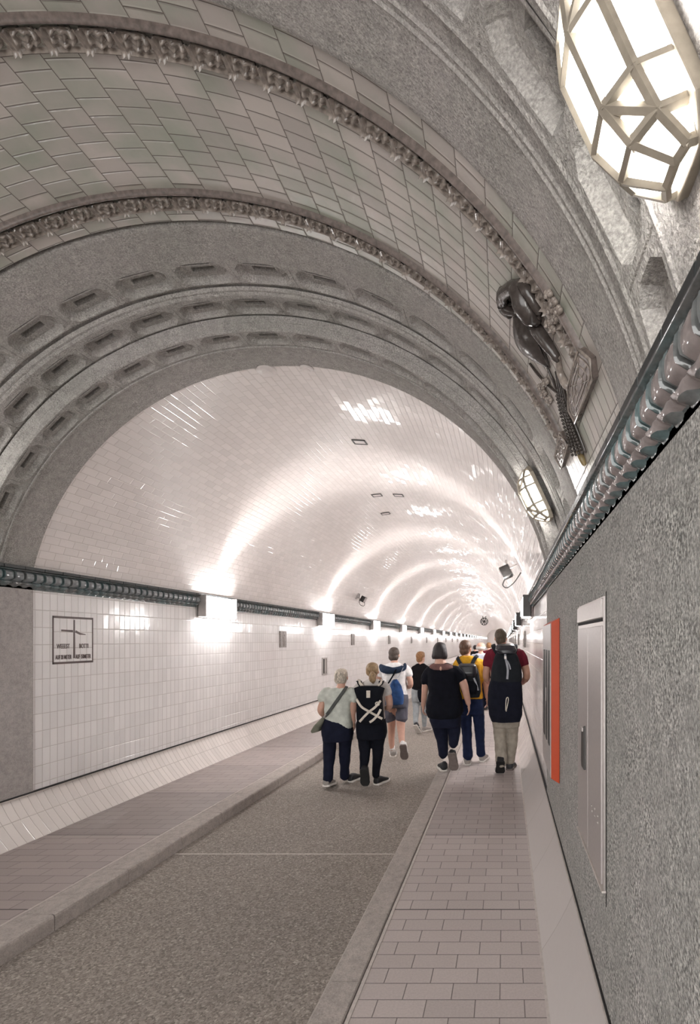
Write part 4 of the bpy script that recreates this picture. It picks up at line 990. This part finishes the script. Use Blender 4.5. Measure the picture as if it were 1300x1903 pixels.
mb = MB(); p.torso(mb, tor); p.limb(mb, [(770, 1241, 0, 5.8), (766, 1248, 0, 6), (765, 1256, 0, 5.6)]); p.limb(mb, [(791, 1241, 0, 5.8), (795, 1248, 0, 6), (796, 1256, 0, 5.6)]); p.cloth('t_shirt', mb, Mc['black_cotton'], disp=.015)
mb = MB(); p.torso(mb, [(1276, 766, 793, 0, .105), (1286, 764, 794, 0, .13), (1297, 765, 794, 0, .13), (1303, 766, 793, 0, .12)]); p.limb(mb, [(772, 1296, 0, 7.8), (773, 1318, -.04, 6.3), (772, 1334, -.11, 5), (772, 1345, -.18, 4.2)]); p.limb(mb, [(786, 1296, 0, 7.8), (788, 1318, .06, 6.4), (788, 1336, .09, 5), (788, 1350, .10, 4.2)]); p.cloth('jeans', mb, Mc['pale_jeans'], disp=.012)
p.shoe(p.P(770.5, 1349, -.26), (.25, .6, -.76), (.1, .76, .6), Mc['shoe_black'], Mc['sole_white'], .24, .044, stripe=Mc['shoe_white'])
p.shoe(V((786 - VPX) * p.px, p.D + .06, .0), (.55, 1, 0), UP, Mc['shoe_grey'], Mc['sole_white'], .24, .044)
p.hair(Mh['ginger'], 'short')
bg = thing('hip_bag', p.P(780, 1304, -.15), 'small dark bag on the hip of the youth in black T-shirt', 'bag')
mb = MB(); mb.loft([(p.P(779, 1281, -.13), V(.03, 0, 0), V(0, .03, 0)), (p.P(780, 1286, -.15), V(.05, 0, 0), V(0, .05, 0)), (p.P(781, 1295, -.16), V(.055, 0, 0), V(0, .06, 0)), (p.P(782, 1305, -.14), V(.03, 0, 0), V(0, .035, 0))], 20, 2.6); p.cloth('pouch', mb, Mc['black_nylon'], bg)
mb = MB(); p.ribbon(mb, [(793, 1281, -.12), (780, 1282, -.135), (768, 1280, -.11)], .03, .008); mb.build('belt', Mc['black_nylon'], bg, smooth=40)

# --- 5: woman in black tunic
p = Person(6.36, .10, 'person with black bob in loose black top and cropped leggings on the right kerb'); p.start(824)
tor = [(1232, 808, 832, 0, .07), (1237, 798, 842, 0, .10), (1248, 793, 850, 0, .135), (1262, 793, 852, 0, .15), (1285, 796, 855, 0, .16), (1308, 792, 860, 0, .185), (1322, 791, 860, 0, .195), (1333, 796, 854, 0, .19)]
mb = MB(); p.head(mb, 817, 1194, 1228, 11.0); p.neck(mb, 817, 1216, 818, 1235, 9.5); p.torso(mb, tor, k=.87)
p.limb(mb, [(801, 1246, 0, 6), (794, 1257, 0, 6.4), (790, 1272, -.01, 6.6), (788, 1295, .02, 5.6), (786, 1312, .06, 4.2)]); p.hand(mb, p.P(786, 1312, .06), (-.02, .2, -1), -1, .165, .8)
p.limb(mb, [(843, 1246, 0, 6), (852, 1257, -.01, 7), (860, 1268, -.03, 8), (866, 1290, -.03, 6.6), (870, 1308, .0, 4.8)]); p.hand(mb, p.P(870.5, 1308, .0), (.05, .15, -1), 1, .175, .35)

p.cloth('body', mb, M['skin'])
mb = MB(); p.torso(mb, tor); p.limb(mb, [(801, 1245, 0, 11), (794, 1256, 0, 11), (790.5, 1268, -.01, 9.2)]); p.limb(mb, [(843, 1245, 0, 11), (852, 1255, -.01, 12), (857.5, 1264, -.02, 10.8)]); sh = p.cloth('tunic', mb, Mc['black_top'], disp=.025)
mb = MB(); p.torso(mb, [(1233, 804, 834, -.005, .088), (1236.5, 798, 841, -.006, .106), (1241, 797, 844, -.008, .122), (1244.5, 803, 838, -.008, .128)], pw=2.6); p.cloth('sheer_yoke', mb, Mc['sheer_mesh'], sh, it=2)
mb = MB(); mb.ball(p.P(818.5, 1242.5, -.137), .014, .012, .026, 12, 8); mb.build('keyhole', M['skin'], sh, smooth=True)
mb = MB(); p.torso(mb, [(1322, 797, 855, 0, .16), (1338, 798, 856, 0, .17), (1350, 803, 853, 0, .15)]); p.limb(mb, [(815, 1340, 0, 16), (819, 1360, .04, 13.5), (822, 1382, .055, 10.5), (823, 1403, .06, 9)]); p.limb(mb, [(841, 1340, 0, 15), (843, 1358, -.01, 12.5), (843, 1370, -.04, 10.5), (842, 1384, -.09, 9)]); p.cloth('leggings', mb, Mc['navy_jeans'], disp=.012)
p.shoe(V((824.5 - VPX) * p.px, p.D + .01, .104), (-.34, 1, 0), UP, Mc['shoe_black'], Mc['sole_white'], .26, .047)
p.shoe(p.P(838.5, 1402, -.25), (.10, .38, -.92), (.04, .92, .38), Mc['shoe_black'], Mc['sole_grey'], .245, .05)
for x, y, dy in ((825, 1422, .05), (839, 1400, -.17)):
    mb = MB(); p.limb(mb, [(x, y - 3, dy, 6.0), (x, y + 5, dy, 6.2)]); mb.build('sock', Mc['shoe_black'], p.root, smooth=True)
p.hair(Mh['black'], 'bob')

# --- 6: man in mustard T-shirt
p = Person(6.72, .10, 'person in a mustard yellow T-shirt and blue jeans with a small dark backpack'); p.start(876)
tor = [(1219, 857, 877, 0, .065), (1224, 848, 890, 0, .095), (1234, 845, 897, 0, .12), (1255, 848, 897, 0, .125), (1275, 850, 896, 0, .125), (1298, 850, 898, 0, .13)]
mb = MB(); p.head(mb, 864.5, 1190, 1222, 10.6, yaw=-.35); p.neck(mb, 866, 1210, 866, 1226, 7.6); p.torso(mb, tor, k=.86)
p.limb(mb, [(852, 1231, 0, 5.5), (843, 1256, -.01, 6.4), (842, 1275, .04, 5.4), (846, 1288, .16, 4.4)]); p.hand(mb, p.P(847, 1289, .18), (.2, .8, -.5), -1, .18)
p.limb(mb, [(892, 1231, 0, 5.5), (901, 1256, -.01, 6.4), (903, 1276, .0, 5.6), (905, 1296, .05, 4.4)]); p.hand(mb, p.P(905, 1297, .05), (.0, .3, -1), 1, .18)
p.limb(mb, [(865, 1315, 0, 8.64), (865, 1335, 0.02, 7.92), (867, 1358, 0.02, 7.2), (868, 1385, -0.01, 6.48), (868, 1406, -0.03, 5.5)]); p.limb(mb, [(887, 1315, 0.02, 8.64), (889, 1335, 0.06, 7.92), (891, 1358, 0.1, 7.06), (892, 1382, 0.14, 6.19), (893, 1402, 0.17, 5.5)])
p.cloth('body', mb, M['skin_tan'])
mb = MB(); p.torso(mb, tor); p.limb(mb, [(853, 1231, 0, 9), (847, 1243, 0, 9), (845, 1257, -.01, 8.4)]); p.limb(mb, [(890, 1231, 0, 9), (896, 1243, 0, 9.5), (899, 1260, -.01, 9)]); p.cloth('t_shirt', mb, Mc['mustard_shirt'], disp=.028)
mb = MB(); p.torso(mb, [(1290, 852, 896, 0, .115), (1302, 851, 898, 0, .14), (1318, 853, 899, 0, .145), (1326, 855, 898, 0, .13)]); p.limb(mb, [(865, 1315, 0, 12), (865, 1335, .02, 11), (867, 1358, .02, 10), (868, 1385, -.01, 9), (869, 1406, -.03, 9)]); p.limb(mb, [(887, 1315, .02, 12), (889, 1335, .06, 11), (891, 1358, .10, 9.8), (892, 1382, .14, 8.6), (893, 1402, .17, 8.6)]); p.cloth('jeans', mb, Mc['blue_jeans'], disp=.022)
p.shoe(V((868.5 - VPX) * p.px, p.D - .05, .104), (-.08, 1, 0), UP, Mc['shoe_grey'], Mc['sole_white'], .28, .05)
p.shoe(V((894 - VPX) * p.px, p.D + .14, .104), (.16, 1, 0), UP, Mc['shoe_grey'], Mc['sole_white'], .28, .05)
p.hair(Mh['brown2'], 'short')
bp = thing('backpack', p.P(874, 1296, -.2), 'small dark backpack with glossy flap on the person in mustard yellow', 'backpack')
yb = -.22
mb = MB(); mb.loft([(p.P(869, 1236, yb), V(.10, 0, 0), V(0, .05, 0)), (p.P(870, 1245, yb), V(.13, 0, 0), V(0, .08, 0)), (p.P(872, 1265, yb), V(.14, 0, 0), V(0, .09, 0)), (p.P(875, 1285, yb), V(.13, 0, 0), V(0, .085, 0)), (p.P(876, 1296, yb), V(.10, 0, 0), V(0, .06, 0))], 26, 3.4); p.cloth('pack_body', mb, Mc['charcoal_nylon'], bp, it=3)
mb = MB(); mb.loft([(p.P(868, 1233, yb), V(.095, 0, 0), V(0, .06, 0)), (p.P(868, 1237, yb - .01), V(.12, 0, 0), V(0, .09, 0)), (p.P(869, 1250, yb - .02), V(.128, 0, 0), V(0, .10, 0)), (p.P(869, 1257, yb - .02), V(.11, 0, 0), V(0, .09, 0))], 26, 3.4); p.cloth('top_flap', mb, Mc['glossy_flap'], bp, it=2)
mb = MB(); mb.loft([(p.P(874, 1266, yb - .09), V(.06, 0, 0), V(0, .02, 0)), (p.P(876, 1275, yb - .09), V(.075, 0, 0), V(0, .035, 0)), (p.P(877, 1290, yb - .08), V(.06, 0, 0), V(0, .03, 0))], 20, 3); mb.build('front_pocket', Mc['black_nylon'], bp, smooth=True)
mb = MB(); p.ribbon(mb, [(880, 1260, yb - .10), (884, 1270, yb - .10), (888, 1283, yb - .07)], .022, .006); mb.build('reflective_strip', Mc['grey_strap'], bp, smooth=40)
for pts in ([(850, 1222, .02), (850, 1224, -.09), (853, 1230, -.14), (858, 1238, yb + .03)], [(886, 1219, .02), (884, 1221, -.09), (880, 1227, -.13), (876, 1236, yb + .03)]):
    mb = MB(); p.ribbon(mb, pts, .05, .012); mb.build('shoulder_strap', Mc['charcoal_nylon'], bp, smooth=40)

# --- 7: man in maroon T-shirt with two-tone rucksack
p = Person(6.30, .10, 'tall person in maroon T-shirt and beige trousers carrying a big rucksack'); p.start(938)
tor = [(1199, 924, 946, 0, .07), (1206, 912, 962, 0, .10), (1216, 906, 971, 0, .125), (1236, 909, 968, 0, .13), (1262, 912, 966, 0, .13), (1290, 912, 966, 0, .13), (1310, 912, 966, 0, .135)]
mb = MB(); p.head(mb, 930, 1169, 1203, 10.8); p.neck(mb, 931, 1190, 934, 1206, 8.2); p.torso(mb, tor, k=.86)
p.limb(mb, [(912, 1214, 0, 6.5), (905, 1236, -.01, 7.2), (903, 1258, .0, 6.6), (908, 1268, .20, 4.8)]); p.hand(mb, p.P(909, 1268, .22), (.3, .8, .3), -1, .19)
p.limb(mb, [(966, 1214, 0, 6.5), (974, 1236, -.03, 7.6), (978, 1258, -.05, 6.8), (969, 1269, .16, 5)]); p.hand(mb, p.P(967, 1270, .18), (-.4, .8, .2), 1, .19)
p.limb(mb, [(929, 1338, 0, 9.36), (929, 1360, 0.02, 9.0), (930, 1385, 0.01, 8.28), (931, 1408, -0.04, 7.92), (931, 1418, -0.06, 6)]); p.limb(mb, [(952, 1338, 0, 9.36), (951, 1360, 0.05, 8.64), (950, 1385, 0.09, 7.56), (947, 1406, 0.13, 7.2), (948, 1415, 0.14, 6)])
p.cloth('body', mb, M['skin_tan'])
mb = MB(); p.torso(mb, tor); p.limb(mb, [(913, 1213, 0, 10), (908, 1224, -.01, 10), (905, 1237, -.01, 9)]); p.limb(mb, [(964, 1213, 0, 10), (970, 1224, -.02, 10), (974, 1236, -.03, 9)]); p.cloth('t_shirt', mb, Mc['maroon_shirt'], disp=.02)
mb = MB(); p.torso(mb, [(1302, 914, 964, 0, .125), (1320, 912, 966, 0, .15), (1340, 914, 966, 0, .15), (1350, 916, 964, 0, .135)]); p.limb(mb, [(929, 1338, 0, 13), (929, 1360, .02, 12.5), (930, 1385, .01, 11.5), (931, 1408, -.04, 11), (932, 1418, -.06, 10.5)]); p.limb(mb, [(952, 1338, 0, 13), (951, 1360, .05, 12), (950, 1385, .09, 10.5), (947, 1406, .13, 10), (946, 1415, .14, 9.5)]); p.cloth('trousers', mb, Mc['beige_trousers'], disp=.028)
p.shoe(p.P(929.5, 1417, -.15), (-.03, .66, -.75), (0, .75, .66), Mc['shoe_black'], Mc['sole_black'], .25, .052)
p.shoe(V((946 - VPX) * p.px, p.D + .12, .104), (.18, 1, 0), UP, Mc['shoe_black'], Mc['sole_grey'], .29, .052)
p.hair(Mh['crop'], 'short')
bp = thing('rucksack', p.P(940, 1341, -.25), 'large charcoal rucksack with navy lower compartment on the person in maroon', 'backpack')
yb = -.26
mb = MB(); mb.loft([(p.P(940, 1208, yb), V(.10, 0, 0), V(0, .07, 0)), (p.P(940, 1220, yb), V(.145, 0, 0), V(0, .11, 0)), (p.P(941, 1240, yb), V(.18, 0, 0), V(0, .125, 0)), (p.P(940, 1262, yb), V(.195, 0, 0), V(0, .13, 0)), (p.P(939, 1272, yb), V(.19, 0, 0), V(0, .12, 0))], 28, 3.0); p.cloth('upper_compartment', mb, Mc['charcoal_nylon'], bp, it=3, disp=.015)
mb = MB(); mb.loft([(p.P(939, 1262, yb), V(.185, 0, 0), V(0, .12, 0)), (p.P(939, 1275, yb), V(.205, 0, 0), V(0, .135, 0)), (p.P(938, 1305, yb), V(.215, 0, 0), V(0, .14, 0)), (p.P(939, 1328, yb), V(.20, 0, 0), V(0, .13, 0)), (p.P(940, 1341, yb), V(.175, 0, 0), V(0, .10, 0))], 28, 3.4); lo_ = p.cloth('lower_compartment', mb, Mc['navy_nylon'], bp, it=3, disp=.018)
mb = MB(); mb.loft([(p.P(940, 1196, yb + .06), V(.08, 0, 0), V(0, .06, 0)), (p.P(939, 1199, yb + .02), V(.115, 0, 0), V(0, .10, 0)), (p.P(940, 1208, yb - .01), V(.135, 0, 0), V(0, .12, 0)), (p.P(941, 1215, yb - .03), V(.10, 0, 0), V(0, .10, 0))], 26, 3.0); p.cloth('lid', mb, Mc['glossy_flap'], bp, it=2, disp=.015)
mb = MB(); p.ribbon(mb, [(938, 1216, yb - .115), (940, 1228, yb - .135), (943, 1244, yb - .142), (942, 1262, yb - .138)], .026, .008); mb.build('light_strap', Mc['grey_strap'], bp, smooth=40)
mb = MB(); p.ribbon(mb, [(942, 1228, yb - .138), (946, 1236, yb - .138), (948, 1244, yb - .136)], .016, .006); mb.build('strap_end', Mc['grey_strap'], bp, smooth=40)
mb = MB(); mb.box(p.P(938.5, 1222, yb - .135), (.03, .014, .04)); mb.build('buckle', M['steel'], bp, bevel=.004)
mb = MB(); mb.tube([p.P(939, 1320, yb - .14), p.P(940, 1300, yb - .148), p.P(943, 1296, yb - .148), p.P(944, 1302, yb - .148), p.P(940, 1322, yb - .14)], .0055, 6, smooth=4); mb.build('zip_pull_cord', Mc['off_white_webbing'], lo_, smooth=True)
for pts in ([(916, 1199, .03), (917, 1202, -.08), (921, 1209, -.14), (926, 1219, yb + .07)], [(957, 1199, .03), (957, 1202, -.08), (956, 1209, -.14), (954, 1219, yb + .07)]):
    mb = MB(); p.ribbon(mb, pts, .06, .014); mb.build('shoulder_strap', Mc['charcoal_nylon'], bp, smooth=40)

# --- people farther ahead
def far_person(D, g, x, ytop, hw, hair, kind, shirt, trousers, label, skin='skin', walk=1):
    p = Person(D, g, label); p.start(x); p.vox = .014
    k = p.s; u = lambda m_: m_ * k
    H = (VPY + (CAMZ - g) * k) - ytop; f = VPY + (CAMZ - g) * k
    Y = lambda t: f - H * t
    mb = MB(); p.head(mb, x, ytop, Y(.868), hw); p.neck(mb, x, Y(.89), x, Y(.83), u(.055))
    tor = [(Y(.845), x - u(.09), x + u(.09), 0, .06), (Y(.82), x - u(.20), x + u(.20), 0, .10), (Y(.74), x - u(.22), x + u(.22), 0, .12), (Y(.62), x - u(.19), x + u(.19), 0, .12), (Y(.50), x - u(.20), x + u(.20), 0, .13)]
    p.torso(mb, tor, k=.87)
    for e in (-1, 1):
        p.limb(mb, [(x + e * u(.19), Y(.80), 0, u(.05)), (x + e * u(.25), Y(.63), -.03, u(.045)), (x + e * u(.26), Y(.50), .06 * e, u(.034))]); p.hand(mb, p.P(x + e * u(.26), Y(.495), .06 * e), (0, .15, -1), e)
        p.limb(mb, [(x + e * u(.10), Y(.48), 0, u(.08)), (x + e * u(.10), Y(.27), .10 * e * walk, u(.06)), (x + e * u(.10), Y(.05), .18 * e * walk, u(.042))])
    p.cloth('body', mb, M[skin])
    mb = MB(); p.torso(mb, tor)
    for e in (-1, 1): p.limb(mb, [(x + e * u(.18), Y(.80), 0, u(.07)), (x + e * u(.235), Y(.69), -.02, u(.066))])
    p.cloth('shirt', mb, shirt)
    mb = MB(); p.torso(mb, [(Y(.53), x - u(.18), x + u(.18), 0, .12), (Y(.47), x - u(.20), x + u(.20), 0, .14), (Y(.44), x - u(.19), x + u(.19), 0, .13)])
    for e in (-1, 1): p.limb(mb, [(x + e * u(.10), Y(.46), 0, u(.10)), (x + e * u(.10), Y(.27), .10 * e * walk, u(.08)), (x + e * u(.10), Y(.05), .18 * e * walk, u(.065))])
    p.cloth('trousers', mb, trousers)
    for e in (-1, 1): p.shoe(V((x + e * u(.10) - VPX) * p.px, D + .18 * e * walk - .06, g + .002), (.1 * e, 1, 0), UP, Mc['shoe_black'], Mc['sole_grey'], .27, .05)
    p.hair(hair, kind)
far_person(11.8, .10, 893, 1194, 8.4, Mh['white'], 'bald', Mc['light_blue_shirt'], Mc['navy_jeans'], 'balding white-haired person in pale blue shirt, half hidden farther ahead')
far_person(16.5, .10, 908, 1194, 4.6, Mh['ginger'], 'full', Mc['maroon_shirt'], Mc['black_jeans'], 'distant person in a dark red top beside the white-haired walker')
far_person(21.0, 0, 882.5, 1199, 3.7, Mh['black'], 'full', Mc['black_cotton'], Mc['black_jeans'], 'distant dark-haired person in black, left of the white-haired walker')
